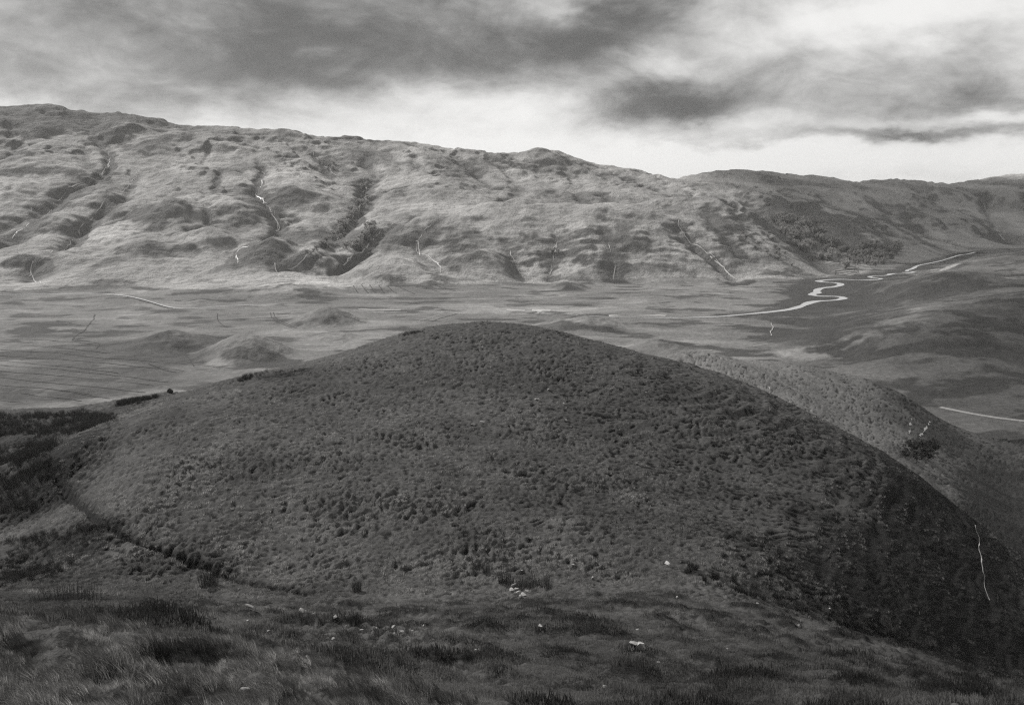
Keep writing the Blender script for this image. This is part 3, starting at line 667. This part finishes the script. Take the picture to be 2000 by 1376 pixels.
STREAMS = [([(213, 293), (208, 312), (215, 325), (200, 335), (195, 345), (175, 352), (150, 358), (135, 368)], 2.6), ([(262, 348), (255, 362)], 2.2), ([(208, 385), (205, 392), (180, 422), (178, 432)], 2.2),
    ([(612, 298), (625, 310), (640, 327), (655, 343)], 3.0), ([(498, 378), (515, 393), (528, 405), (530, 418), (545, 433), (540, 452)], 2.8), ([(710, 350), (715, 362), (712, 382), (718, 395), (700, 403)], 2.6),
    ([(730, 466), (715, 485), (690, 500), (679, 508)], 3.2), ([(536, 516), (560, 538)], 2.6), ([(812, 470), (818, 495), (840, 500), (858, 517), (861, 530)], 2.0), ([(1094, 456), (1084, 485), (1079, 510), (1073, 535)], 2.4),
    ([(1325, 430), (1328, 450), (1340, 465), (1370, 485), (1400, 510), (1420, 530), (1440, 547)], 2.4), ([(66, 512), (59, 528), (66, 545), (85, 556)], 1.5), ([(1945, 442), (1948, 456), (1962, 470)], 3.0),
    ([(1504, 631), (1509, 644), (1507, 656)], 1.6), ([(1471, 677), (1500, 672)], 1.6), ([(920, 367), (930, 376)], 2.0), ([(1195, 375), (1208, 385)], 2.4), ([(512, 333), (520, 342), (505, 372)], 1.4),
    ([(740, 372), (748, 377)], 2.0), ([(63, 405), (60, 415)], 2.0), ([(1390, 684), (1372, 686), (1345, 692)], 1.4), ([(860, 615), (820, 627)], 1.2)]
for k, (uv, w) in enumerate(STREAMS):
    P = poly_hit(uv, Z, 250)
    if len(P) > 1: ribbon('stream', wiggle(densify(smooth_path(P, 2), 6.0), 3.5, 210 + k), w * 0.36, M['torrent'], lift=0.45, jitter=1.4)
for k, (uv, dep, wid) in enumerate(GULLIES[:12]):
    P = poly_hit(uv, Z, 250)
    if len(P) > 1: ribbon('stream', wiggle(densify(smooth_path(P, 2), 6.0), 3.0, 270 + k), 0.4, M['torrent'], lift=0.4, jitter=3.0)
# little burns near the spur and on the hill's right flank
for k, (uv, w, rm) in enumerate([([(1780, 818), (1777, 832), (1776, 848)], 0.22, 150), ([(1816, 824), (1808, 838), (1797, 852)], 0.22, 150), ([(1904, 1028), (1913, 1070), (1917, 1105), (1924, 1150), (1932, 1175)], 0.04, 60), ([(1502, 757), (1504, 775)], 0.15, 140)]):
    P = poly_hit(uv, Z, rm)
    if len(P) > 1: ribbon('stream', wiggle(densify(P, 0.7), 0.12, 260 + k), w, M['torrent'], lift=0.2, jitter=3.0)
DITCH = [[(0, 660), (90, 664), (180, 672)], [(0, 672), (100, 677), (215, 690)], [(0, 683), (120, 690), (205, 700), (330, 708), (420, 716)], [(0, 694), (150, 704), (290, 718), (360, 724)], [(0, 704), (130, 716), (230, 728)],
    [(0, 713), (120, 722), (240, 735), (330, 746)], [(0, 724), (130, 735), (230, 745), (300, 753)], [(0, 737), (120, 750), (200, 757), (285, 766)], [(0, 752), (70, 757), (180, 770)], [(75, 757), (150, 768), (215, 778)], [(40, 768), (100, 775), (160, 783)],
    [(0, 782), (45, 786)], [(140, 642), (170, 645)], [(110, 626), (165, 636)], [(185, 614), (183, 622), (170, 640), (150, 655), (140, 664)], [(290, 710), (320, 723), (345, 727)], [(360, 692), (372, 703), (378, 715)], [(150, 664), (195, 671), (190, 680)],
    [(690, 558), (700, 572)], [(706, 556), (720, 573)], [(722, 556), (735, 573)], [(740, 557), (752, 573)], [(755, 558), (775, 573)], [(780, 560), (810, 574)], [(830, 560), (860, 570)], [(850, 556), (890, 568)],
    [(800, 624), (860, 627)], [(900, 612), (860, 622), (835, 630)], [(670, 650), (700, 655)], [(0, 570), (70, 568)], [(260, 583), (292, 592), (330, 602)]]
for k, uv in enumerate(DITCH):
    P = poly_hit(uv, Z, 250)
    if len(P) > 1: ribbon('drainage_ditch', wiggle(densify(P, 5.0), 0.7, 300 + k), 0.75 if uv[0][1] > 640 else 0.8, M['peat'], lift=0.16, jitter=0.9)
for uv in ([(425, 612), (424, 622), (430, 632), (445, 640)], [(528, 610), (530, 620), (545, 630), (570, 640)], [(534, 610), (537, 620), (552, 630), (580, 641)]):
    P = poly_hit(uv, Z, 250)
    if len(P) > 1: ribbon('wheel_track', densify(smooth_path(P, 2), 4.0), 0.6, M['peat'], lift=0.15, jitter=0.4)
P = poly_hit([(1836, 795), (1860, 800), (1900, 808), (1950, 816), (2000, 822), (2100, 834)], Z, 250)
ribbon('road', densify(P, 3.0), 3.2, M['gravel'], lift=0.12, jitter=0.15)
for uv, w in (([(1040, 607), (1075, 606)], 9), ([(990, 605), (1025, 606)], 6), ([(700, 604), (780, 606)], 5), ([(1190, 616), (1300, 617)], 4), ([(1850, 478), (1885, 485)], 10)):
    P = poly_hit(uv, Z, 250)
    if len(P) > 1: ribbon('gravel_bar', wiggle(densify(P, 5.0), 2, 400), w, M['gravel'], lift=0.2, jitter=1.0)
# ------------------------------------------------------------------ grass, rushes
def tuft_mesh(name, n, h, spread, w, lean, m, seed, arch=0.5):
    g = random.Random(seed); co = []; f = []
    for _ in range(n):
        a = g.random() * 6.283; r = spread * math.sqrt(g.random()) * 0.55
        bx, by = r * math.cos(a), r * math.sin(a)
        L = h * g.uniform(0.6, 1.1); out = arch * g.uniform(0.4, 1.2) * L
        dx, dy = math.cos(a) * out + lean[0] * L, math.sin(a) * out + lean[1] * L
        s = g.random() * 6.283; sx, sy = math.cos(s) * w / 2, math.sin(s) * w / 2
        zt = math.sqrt(max(L * L - 0.6 * (dx * dx + dy * dy), (0.3 * L) ** 2))
        k = len(co)
        co += [(bx - sx, by - sy, -0.05), (bx + sx, by + sy, -0.05),
               (bx + dx * .35 - sx * .8, by + dy * .35 - sy * .8, zt * .62), (bx + dx * .35 + sx * .8, by + dy * .35 + sy * .8, zt * .62),
               (bx + dx, by + dy, zt)]
        f += [(k, k + 1, k + 3, k + 2), (k + 2, k + 3, k + 4)]
    return mesh_from(name, co, f, [m], smooth=False)
def source_collection(name, meshes):
    col = bpy.data.collections.new(name)
    for me in meshes:
        col.objects.link(bpy.data.objects.new(me.name, me))
    return col
def scatter(name, P, scale, rot, idx_, col, label, cat, tone):
    me = bpy.data.meshes.new(name); me.vertices.add(len(P)); me.vertices.foreach_set('co', np.asarray(P, np.float32).ravel())
    a = me.attributes.new('size', 'FLOAT', 'POINT'); a.data.foreach_set('value', np.asarray(scale, np.float32))
    a = me.attributes.new('tone', 'FLOAT', 'POINT'); a.data.foreach_set('value', np.asarray(tone, np.float32))
    a = me.attributes.new('turn', 'FLOAT_VECTOR', 'POINT'); a.data.foreach_set('vector', np.asarray(rot, np.float32).ravel())
    a = me.attributes.new('which', 'INT', 'POINT'); a.data.foreach_set('value', np.asarray(idx_, np.int32))
    me.update()
    o = bpy.data.objects.new(name, me); C.objects.link(o); o['kind'] = 'stuff'; o['label'] = label; o['category'] = cat
    ng = bpy.data.node_groups.new(name, 'GeometryNodeTree')
    ng.interface.new_socket('Geometry', in_out='INPUT', socket_type='NodeSocketGeometry'); ng.interface.new_socket('Geometry', in_out='OUTPUT', socket_type='NodeSocketGeometry')
    N = ng.nodes; L = ng.links
    gi = N.new('NodeGroupInput'); go = N.new('NodeGroupOutput'); ip = N.new('GeometryNodeInstanceOnPoints'); ci = N.new('GeometryNodeCollectionInfo')
    ci.inputs[0].default_value = col; ci.inputs[1].default_value = True; ci.inputs[2].default_value = True
    ip.inputs['Pick Instance'].default_value = True
    def na(nm, ty):
        n = N.new('GeometryNodeInputNamedAttribute'); n.data_type = ty; n.inputs[0].default_value = nm; return n.outputs[0]
    L.new(gi.outputs[0], ip.inputs['Points']); L.new(ci.outputs[0], ip.inputs['Instance'])
    L.new(na('which', 'INT'), ip.inputs['Instance Index']); L.new(na('size', 'FLOAT'), ip.inputs['Scale']); L.new(na('turn', 'FLOAT_VECTOR'), ip.inputs['Rotation'])
    L.new(ip.outputs[0], go.inputs[0])
    md = o.modifiers.new('scatter', 'NODES'); md.node_group = ng
    return o
WIND = (-0.28, 0.05)
turf = [tuft_mesh('turf_tuft', 16, 0.055, 0.34, 0.011, WIND, M['blade'], s, 0.7) for s in range(3)]
tuss = [tuft_mesh('tussock_tuft', 24, 0.21, 0.40, 0.016, WIND, M['straw'] if s else M['blade'], 20 + s, 0.75) for s in range(4)]
lng = [tuft_mesh('long_grass_tuft', 40, 0.25, 0.26, 0.007, (-0.8, 0.15), M['straw'] if s % 2 else M['blade'], 40 + s, 0.35) for s in range(4)]
rsh = [tuft_mesh('rush_tuft', 34, 0.85, 0.45, 0.018, (-0.12, 0.0), M['rush'], 60 + s, 0.30) for s in range(3)]
col_turf = source_collection('turf_sources', turf); col_tuss = source_collection('tussock_sources', tuss)
col_long = source_collection('long_grass_sources', lng); col_rush = source_collection('rush_sources', rsh)

vis = (Z / R[:, None]) >= np.maximum.accumulate(Z / R[:, None], axis=0) - 0.012
def sample(n, r0, r1, amax=37.0):
    az = np.radians(rng.uniform(-amax, amax, n)); r = np.exp(rng.uniform(math.log(r0), math.log(r1), n))
    return r * np.sin(az), r * np.cos(az), r, az
def field(A, x, y):
    r = np.hypot(x, y); az = np.arctan2(x, y)
    return A[np.clip(np.searchsorted(R, r) - 1, 0, NR - 1), np.clip(np.searchsorted(AZ, az) - 1, 0, NA - 1)]
def put(name, x, y, keep, size, col, n_src, label, cat, tilt=0.2, sink=0.0, twl=9.0, tamp=0.45, toff=0.0):
    x, y, size = x[keep], y[keep], size[keep]
    tone = np.clip(0.42 + toff + tamp * fbm(x, y, twl, 4, 600, 0.6) + 0.5 * field(pale, x, y) - 0.35 * field(dark, x, y) + rng.normal(0, 0.12, len(x)), 0.02, 1.2)
    P = np.c_[x, y, ground(x, y, Z) - sink]
    rot = np.c_[rng.normal(0, tilt, len(x)), rng.normal(0, tilt, len(x)), rng.normal(0, 0.5, len(x))]
    return scatter(name, P, size, rot, rng.integers(0, n_src, len(x)), col, label, cat, tone)
# lip of long grass at the foot of the picture
def lip(x, y):
    Y = y; u = 1000 + F * x / (y * 1.0)      # bearing of the place, used only to bound the bank
    edge = np.interp(x, [-12, -9, -6, -3.5, -1.5, 0.5], [14.8, 15.2, 15.6, 15.4, 14.2, 12.5])
    return (Y < edge + 0.6 * perlin(x / 1.5, y / 1.5, 500)) & (x < 0.8 + 0.5 * perlin(x, y, 501))
# short turf on the near slope
x, y, r, az = sample(120000, 9, 66)
k = field(vis, x, y) & ~lip(x, y)
hum = np.clip(perlin(x / 2.2, y / 1.5, 85), 0, 1)
put('turf_grass', x, y, k, rng.uniform(0.6, 1.2, len(x)) * (0.8 + 1.3 * hum), col_turf, 3, 'short grazed turf on the near slope', 'grass', twl=3.0, tamp=0.9, toff=0.0)
# tussocks over the hill, the bench and the spur
x, y, r, az = sample(120000, 58, 175)
tt = np.clip(field(tus0, x, y), -0.4, 1)
k = field(vis, x, y) & (field(path_d, x, y) > 0.5) & (tt > 0.42 - 0.3 * np.clip(perlin(x / 7, y / 7, 610), -0.4, 1)) & ((field(hillx, x, y) < 0.4) | (field(terr, x, y) > -0.1)) & (y > np.interp(np.degrees(az), [-40, -20, 0, 12, 20, 30, 45], [56, 60, 62, 64, 65, 66, 70]) - 2)
put('tussock_grass', x, y, k, rng.uniform(0.5, 1.15, len(x)), col_tuss, 4, 'rough tussock grass covering the near hill', 'grass', sink=0.06)
x, y, r, az = sample(24000, 7.5, 17)
k = lip(x, y)
put('long_grass', x, y, k, rng.uniform(0.45, 1.0, len(x)) * np.clip(0.7 + 1.0 * perlin(x / 1.1, y / 0.8, 520), 0.25, 1.5), col_long, 4, 'rough wind-bent grass on the bank at the near corner', 'grass', twl=0.9, tamp=0.65, toff=-0.27)
# rush beds on the bench
def bed(uv, n, rmin, rmax, name, label, smin=0.6, smax=1.2):
    P = [h for h in (hit(u, v, Zbase, rmin, rmax) for u, v in uv) if h is not None]; poly = np.array(P)[:, :2]
    lo, hi = poly.min(0), poly.max(0); x = rng.uniform(lo[0], hi[0], n); y = rng.uniform(lo[1], hi[1], n)
    qx_, qy_ = x, y; x = x + 2.2 * perlin(x / 3, y / 3, 540) + rng.normal(0, 0.5, n); y = y + 3.0 * perlin(x / 3, y / 3, 541) + rng.normal(0, 0.7, n)
    inside = np.zeros(n, bool); j = len(poly) - 1
    for i in range(len(poly)):
        xi, yi = poly[i]; xj, yj = poly[j]
        inside ^= ((yi > y) != (yj > y)) & (x < (xj - xi) * (y - yi) / (yj - yi + 1e-9) + xi); j = i
    x, y = qx_, qy_
    k = inside & (fbm(x, y, 4.0, 3, 530) > rng.uniform(-0.5, 0.35, n))
    return put(name, x, y, k, rng.uniform(smin, smax, n), col_rush, 3, label, 'rushes', 0.12)
bed([(-60, 815), (60, 812), (160, 800), (215, 812), (210, 836), (150, 848), (60, 855), (-60, 858)], 5200, 60, 200, 'rush_bed', 'broad dark bed of rushes on the bench beside the hill')
bed([(218, 782), (250, 772), (330, 762), (296, 776), (292, 785), (225, 790)], 900, 60, 200, 'rush_bed', 'narrow dark strip of rushes along the edge of the bench')
bed([(-60, 885), (60, 868), (110, 866), (100, 905), (60, 975), (100, 985), (60, 1000), (-60, 990)], 4200, 50, 160, 'rush_bed', 'dark rushes at the left foot of the hill')
bed([(-60, 1070), (60, 1050), (120, 1062), (135, 1110), (60, 1140), (-60, 1150)], 2200, 40, 120, 'rush_bed', 'dark rushes in the hollow by the trodden path', 0.45, 0.85)
bed([(130, 1040), (185, 1010), (195, 1050), (150, 1075)], 260, 40, 120, 'rush_bed', 'small dark patch of rushes beside the trodden path', 0.4, 0.7)
bed([(440, 742), (500, 730), (530, 726), (520, 738), (460, 748)], 420, 60, 200, 'rush_bed', 'rushes low on the left shoulder of the hill', 0.4, 0.8)
bed([(780, 657), (830, 640), (860, 634), (840, 644), (790, 662)], 420, 60, 200, 'rush_bed', 'dark fringe of rushes along the crest of the hill', 0.3, 0.6)

# single clumps of rushes: each a thing
def clump_mesh(name, n, h, spread, w, seed): return tuft_mesh(name, n, h, spread, w, (-0.06, 0.0), M['rush'], seed, 0.28)
def put_clump(u, v, wpx, hpx, label, group=None, rmin=12, rmax=120, seed=1):
    p = hit(u, v, Zbase, rmin, rmax)
    if p is None: return
    d = np.linalg.norm(p); W = wpx * d / F; H = hpx * d / F * 1.05
    me = clump_mesh('rush_clump', int(110 + 120 * W), H, W * 1.0, 0.016, seed)
    o = bpy.data.objects.new('rush_clump', me); C.objects.link(o); o.location = (p[0], p[1], float(ground(p[0], p[1], Z)) - 0.03)
    o['label'] = label; o['category'] = 'rushes'
    if group: o['group'] = group
put_clump(408, 1143, 30, 34, 'lone upright dark rush clump below the trodden path', seed=101)
put_clump(130, 1188, 100, 30, 'wide low dark rush clump on the turf by the hollow', seed=102)
put_clump(1028, 1148, 34, 34, 'dark rush clump growing behind the small pile of stones', seed=103)
put_clump(988, 1140, 26, 26, 'dark rush clump at the edge of the stone pile', seed=104)
put_clump(1062, 1146, 30, 20, 'low dark rush clump just past the stone pile', seed=105)
put_clump(940, 1116, 28, 18, 'small rush clump at the foot of the hill above the stone pile', seed=106)
put_clump(697, 1156, 14, 24, 'thin rush clump at the foot of the hill by a pale tuft', seed=107)
_g = random.Random(5)
for k in range(58):
    t = _g.random(); u = 1340 + t * 640; v = np.interp(u, [1340, 1500, 1620, 1750, 1900, 2000], [1118, 1170, 1208, 1246, 1294, 1326]) + _g.uniform(-16, 5)
    put_clump(u, v, _g.uniform(6, 14), _g.uniform(8, 17), 'small upright rush clump on the brow above the ravine', 'rush clumps along the brow above the ravine', 30, 75, 120 + k)

# ------------------------------------------------------------------ stones
import bmesh
def stone_mesh(seed, flat):
    g = random.Random(seed); bm = bmesh.new(); bmesh.ops.create_icosphere(bm, subdivisions=2, radius=0.62)
    planes = [(Vector((g.gauss(0, 1), g.gauss(0, 1), g.gauss(0, 1))).normalized(), g.uniform(0.2, 0.42)) for _ in range(11)]
    for v in bm.verts:
        for n, d in planes:
            e = v.co.dot(n) - d
            if e > 0: v.co -= n * e
        v.co *= 1 + g.uniform(-0.04, 0.04)
        v.co.z *= flat
    me = bpy.data.meshes.new('stone'); bm.to_mesh(me); bm.free(); me.materials.append(M['stone']); return me
SM = [stone_mesh(s, f) for s, f in ((1, .6), (2, .5), (3, .75), (4, .45), (5, .9), (6, .55))]
def put_stone(u, v, wpx, label, group=None, name='stone', rmin=8, rmax=170, k=0, rise_=0.0, big=1.2):
    p = hit(u, v, Z, rmin, rmax)
    if p is None: return
    d = np.linalg.norm(p); s = wpx * d / F * big
    o = bpy.data.objects.new(name, SM[6 if name == 'boulder' else k % 6]); C.objects.link(o)
    o.location = (p[0], p[1], float(ground(p[0], p[1], Z)) + s * (0.2 + rise_) + 0.06); o.scale = (s * _g.uniform(.8, 1.25), s * _g.uniform(.6, 1.0), s * _g.uniform(.55, .95)); o.rotation_euler = (_g.uniform(-.25, .25), _g.uniform(-.25, .25), _g.random() * 6)
    o['label'] = label; o['category'] = 'stone'
    if group: o['group'] = group
for k, (u, v, w) in enumerate([(1004, 1146, 11), (1000, 1156, 12), (1012, 1161, 14), (1023, 1164, 10), (1028, 1158, 10), (1008, 1152, 9), (1016, 1166, 9)]):
    put_stone(u, v, w, 'pale stone in the small pile at the foot of the hill', 'stones of the small pile', k=k)
for k, (u, v, w) in enumerate([(1050, 782, 9), (1071, 763, 7), (925, 831, 8), (943, 826, 8), (1105, 822, 6), (1243, 906, 7), (1128 - 26, 790, 5), (1262, 768, 4), (850, 908, 5)]):
    put_stone(u, v, w, 'pale stone embedded in the tussocks on the face of the hill', 'stones on the face of the hill', rmin=60, k=k)
put_stone(1302, 1106, 12, 'pale upright stone on the brow where hill and slope meet', k=2, rise_=0.2)
SM.append(stone_mesh(11, .9)); SM[6].materials[0] = M['darkstone']
put_stone(334, 768, 13, 'dark boulder standing out on the left shoulder of the hill', name='boulder', rmin=60, k=6)
for k, (u, v, w) in ((k_ * 5 + (k_ == 6), q_) for k_, q_ in enumerate([(490, 1190, 14), (485, 1216, 8), (525, 1237, 9), (592, 1197, 13), (614, 1204, 11), (655, 1211, 11), (652, 1252, 9), (640, 1250, 6), (785, 1238, 10), (768, 1228, 7), (770, 1243, 8), (806, 1236, 6),
        (932, 1278, 16), (1055, 1226, 12), (1250, 1268, 22), (1240, 1262, 14), (1285, 1298, 7), (1182, 1347, 10), (600, 1290, 10), (575, 1292, 9), (655, 1208, 8), (707, 1234, 8), (680, 1226, 7), (735, 1230, 6), (827, 1225, 6), (1120, 1105, 7), (1158, 1130, 7),
        (1245, 1232, 5), (560, 1246, 6), (1020, 1116, 6), (1322, 1168, 6), (1560, 1224, 8), (1420, 1270, 5), (1480, 1180, 5), (1620, 1190, 5)])):
    put_stone(u, v, w, 'pale weathered stone lying in the turf of the near slope', 'stones scattered over the near slope', k=k)
put_stone(478, 1368, 22, 'flat pale stone half hidden in the long near grass', k=1, rmin=6, rise_=0.25)

# ------------------------------------------------------------------ trees
def tree_meshes(seed):
    g = random.Random(seed); H = 1.0
    co = []; f = []
    def limb(a, c, r0, r1):
        a, c = Vector(a), Vector(c); d = (c - a).normalized(); x_ = d.orthogonal().normalized(); y_ = d.cross(x_); k = len(co)
        for p, r_ in ((a, r0), (c, r1)):
            for i in range(5):
                t = i * 1.2566; co.append(p + x_ * math.cos(t) * r_ + y_ * math.sin(t) * r_)
        for i in range(5): f.append((k + i, k + (i + 1) % 5, k + 5 + (i + 1) % 5, k + 5 + i))
    limb((0, 0, -0.08), (0.01, 0.01, 0.35), 0.035, 0.022); limb((0.01, 0.01, 0.35), (0.03, -0.02, 0.75), 0.022, 0.008)
    tips = []
    for i in range(6):
        a = i * 1.05 + g.random(); z0 = g.uniform(0.25, 0.55); t = (math.cos(a) * g.uniform(.18, .34), math.sin(a) * g.uniform(.18, .34), z0 + g.uniform(.12, .3))
        limb((0, 0, z0), t, 0.014, 0.005); tips.append(t)
    tm = mesh_from('trunk', co, f, [M['bark']], False)
    lc = []; lf = []
    cs = tips + [(g.gauss(0, .14), g.gauss(0, .14), g.uniform(.18, .92)) for _ in range(16)]
    for cx, cy, cz_ in cs:
        R_ = g.uniform(.11, .19)
        for _ in range(22):
            v = Vector((g.gauss(0, 1), g.gauss(0, 1), g.gauss(0, 1))).normalized() * R_ * g.random() ** .4
            n = Vector((g.gauss(0, 1), g.gauss(0, 1), g.gauss(0, 1) + .6)).normalized(); a = n.orthogonal().normalized(); c = n.cross(a); s = g.uniform(.03, .055); k = len(lc); p = Vector((cx, cy, cz_)) + v
            lc += [p - a * s - c * s * .6, p + a * s - c * s * .6, p + a * s * .7 + c * s, p - a * s * .7 + c * s]; lf.append((k, k + 1, k + 2, k + 3))
    return tm, mesh_from('crown', lc, lf, [M['leaf']], False)
TM = [tree_meshes(s) for s in range(5)]
SHRUB = TM[2][1].copy(); SHRUB.materials[0] = M['shrub']
def tree(u, v, hpx, label, group, rmin=300, rmax=2600, wide=1.0, name='tree', cat='tree'):
    p = hit(u, v, Z, rmin, rmax)
    if p is None: return
    d = np.linalg.norm(p); H = hpx * d / F
    e = bpy.data.objects.new(name, None); C.objects.link(e); e.location = (p[0], p[1], p[2] - 0.06 * H); e.scale = (H * wide, H * wide, H); e.rotation_euler = (0, 0, _g.random() * 6.28); e.empty_display_size = 0.2
    e['label'] = label; e['category'] = cat; e['group'] = group
    t, c = _g.choice(TM)
    if name == 'shrub': c = SHRUB
    for nm, me in (('trunk', t), ('crown', c)):
        o = bpy.data.objects.new(nm, me); C.objects.link(o); o.parent = e
def inside(u, v, poly):
    r_ = False; j = len(poly) - 1
    for i in range(len(poly)):
        (xi, yi), (xj, yj) = poly[i], poly[j]
        if (yi > v) != (yj > v) and u < (xj - xi) * (v - yi) / (yj - yi) + xi: r_ = not r_
        j = i
    return r_
WOOD = [(1500 + a / 5, 360 + c / 5) for a, c in [(20, 340), (170, 320), (480, 390), (560, 520), (700, 590), (850, 640), (1000, 590), (1200, 620), (1320, 590), (1260, 720), (1160, 780), (1050, 815), (900, 800), (760, 830), (640, 780), (450, 720), (300, 640), (120, 500)]]
cnt = 0
while cnt < 190:
    u, v = _g.uniform(1500, 1770), _g.uniform(420, 530)
    if inside(u, v, WOOD):
        tree(u, v, _g.uniform(10, 16), *(('rounded tree along the lower edge of the wood by the river flats', 'trees along the lower edge of the wood') if v > np.interp(u, [1500, 1600, 1700, 1770], [460, 492, 508, 500]) else ('rounded tree within the upper part of the hillside wood', 'trees of the upper wood')), 1150, 2000, _g.uniform(0.95, 1.3)); cnt += 1
for k in range(46):
    u = _g.uniform(1380, 1640); v = _g.uniform(400, 500)
    if inside(u, v, [(1420, 375), (1500, 385), (1640, 440), (1700, 470), (1560, 440), (1480, 400)]): tree(u, v, _g.uniform(5, 9), 'stunted birch tree on the upper slope over the wood', 'stunted trees over the wood', 1150, 2400, 1.2)
for k in range(22):
    t = _g.random(); u = 1440 + 100 * t + _g.uniform(-20, 25); v = 450 + 60 * t + _g.uniform(-22, 18)
    tree(u, v, _g.uniform(5, 8), 'low dark bush on the broken right side of the steep nose', 'bushes on the steep nose', 900, 1900, 1.4)
GULLY = [([(712, 350), (717, 365), (712, 385), (702, 402)], 14, 8), ([(695, 412), (680, 430), (662, 450), (648, 470), (625, 490)], 40, 11), ([(728, 445), (724, 458), (716, 472), (700, 486), (680, 480)], 26, 14), ([(634, 316), (646, 330)], 8, 8), ([(1078, 492), (1088, 496)], 4, 9), ([(640, 470), (600, 505)], 8, 8), ([(549, 432), (552, 438)], 3, 8)]
GL = ['dark tree high in the broken stream gully of the central hillside', 'dark tree in the long wooded gully running down to the knolls', 'dark tree by the bright lower stream under the central slope', 'small bush beside the topmost stream under the skyline', 'bush halfway down the straight stream on the steep face', 'low bush at the foot of the long wooded gully', 'bush beside the curving stream by the rounded knoll']
for (pth, n, hp), lab in zip(GULLY, GL):
    for _ in range(n):
        t = _g.random() * (len(pth) - 1); i = min(int(t), len(pth) - 2); f_ = t - i
        u = pth[i][0] * (1 - f_) + pth[i + 1][0] * f_ + _g.gauss(0, 6); v = pth[i][1] * (1 - f_) + pth[i + 1][1] * f_ + _g.gauss(0, 4)
        tree(u, v, hp * _g.uniform(.7, 1.3), lab, lab.replace('dark tree', 'dark trees').replace('bush', 'bushes'), 900, 2200, 1.15)
for u, v, h in ((1780, 885, 26), (1800, 888, 30), (1822, 882, 26), (1790, 900, 22), (1812, 898, 24), (1768, 893, 16)):
    tree(u, v, h, 'dark bushy shrub in the burn below the grassy spur', 'shrubs in the burn below the spur', 130, 300, 1.3, 'shrub', 'shrub')

# ------------------------------------------------------------------ ruined sheepfold by the river
p0 = hit(1638, 537, Z, 700, 1600)
fold = bpy.data.objects.new('sheepfold', None); C.objects.link(fold); fold.location = p0
fold['label'] = 'low dark drystone sheepfold of parallel walls beside the river bend'; fold['category'] = 'sheepfold'
def wall_part(a, c, h):
    a, c = np.array(a, float), np.array(c, float); L = np.hypot(*(c - a)); n = max(4, int(L / 2)); d = (c - a) / L; nn = np.array((-d[1], d[0])); co = []; f = []
    for i in range(n + 1):
        p = a + (c - a) * i / n; hh = h * _g.uniform(.65, 1.1)
        for s, z in ((-.6, -.6), (-.4, hh), (.4, hh), (.6, -.6)):
            q = p + nn * s; wx_, wy_ = q + p0[:2]; co.append((q[0], q[1], float(ground(wx_, wy_, Z)) - p0[2] + z))
    for i in range(n):
        for k in range(3): q = i * 4 + k; f.append((q, q + 1, q + 5, q + 4))
    f += [(0, 1, 2, 3), (n * 4, n * 4 + 3, n * 4 + 2, n * 4 + 1)]
    o = bpy.data.objects.new('wall', mesh_from('wall', co, f, [M['wallstone']], False)); C.objects.link(o); o.parent = fold
for k in range(5): wall_part((-16 + 5 * k, -34 + 15 * k), (12 + 5 * k, -40 + 15 * k), 0.9)
wall_part((-18, -34), (6, 30), 0.8); wall_part((14, -40), (34, 24), 0.8)

# ------------------------------------------------------------------ the damp air of the valley
hm = bpy.data.materials.new('haze'); hm.use_nodes = True; hm.node_tree.nodes.clear(); hb = NB(hm.node_tree)
ho = hb.n('ShaderNodeOutputMaterial'); hv = hb.n('ShaderNodeVolumePrincipled')
hv.inputs['Color'].default_value = (0.95, 0.945, 0.93, 1); hv.inputs['Density'].default_value = 0.00005; hv.inputs['Anisotropy'].default_value = 0.0
hm.node_tree.links.new(hv.outputs[0], ho.inputs['Volume'])
def box(name, lo, hi, m):
    co = [(x, y, z) for x in (lo[0], hi[0]) for y in (lo[1], hi[1]) for z in (lo[2], hi[2])]
    f = [(0, 1, 3, 2), (4, 6, 7, 5), (0, 4, 5, 1), (2, 3, 7, 6), (0, 2, 6, 4), (1, 5, 7, 3)]
    o = bpy.data.objects.new(name, mesh_from(name, co, f, [m], False)); C.objects.link(o); return o
hz = box('haze', (float(GX.min()) - 50, -60, float(Z.min()) - 3), (float(GX.max()) + 50, float(GY.max()) + 50, float(Z.max()) + 25), hm)
hz['kind'] = 'stuff'; hz['label'] = 'thin pale haze filling the valley air'; hz['category'] = 'haze'
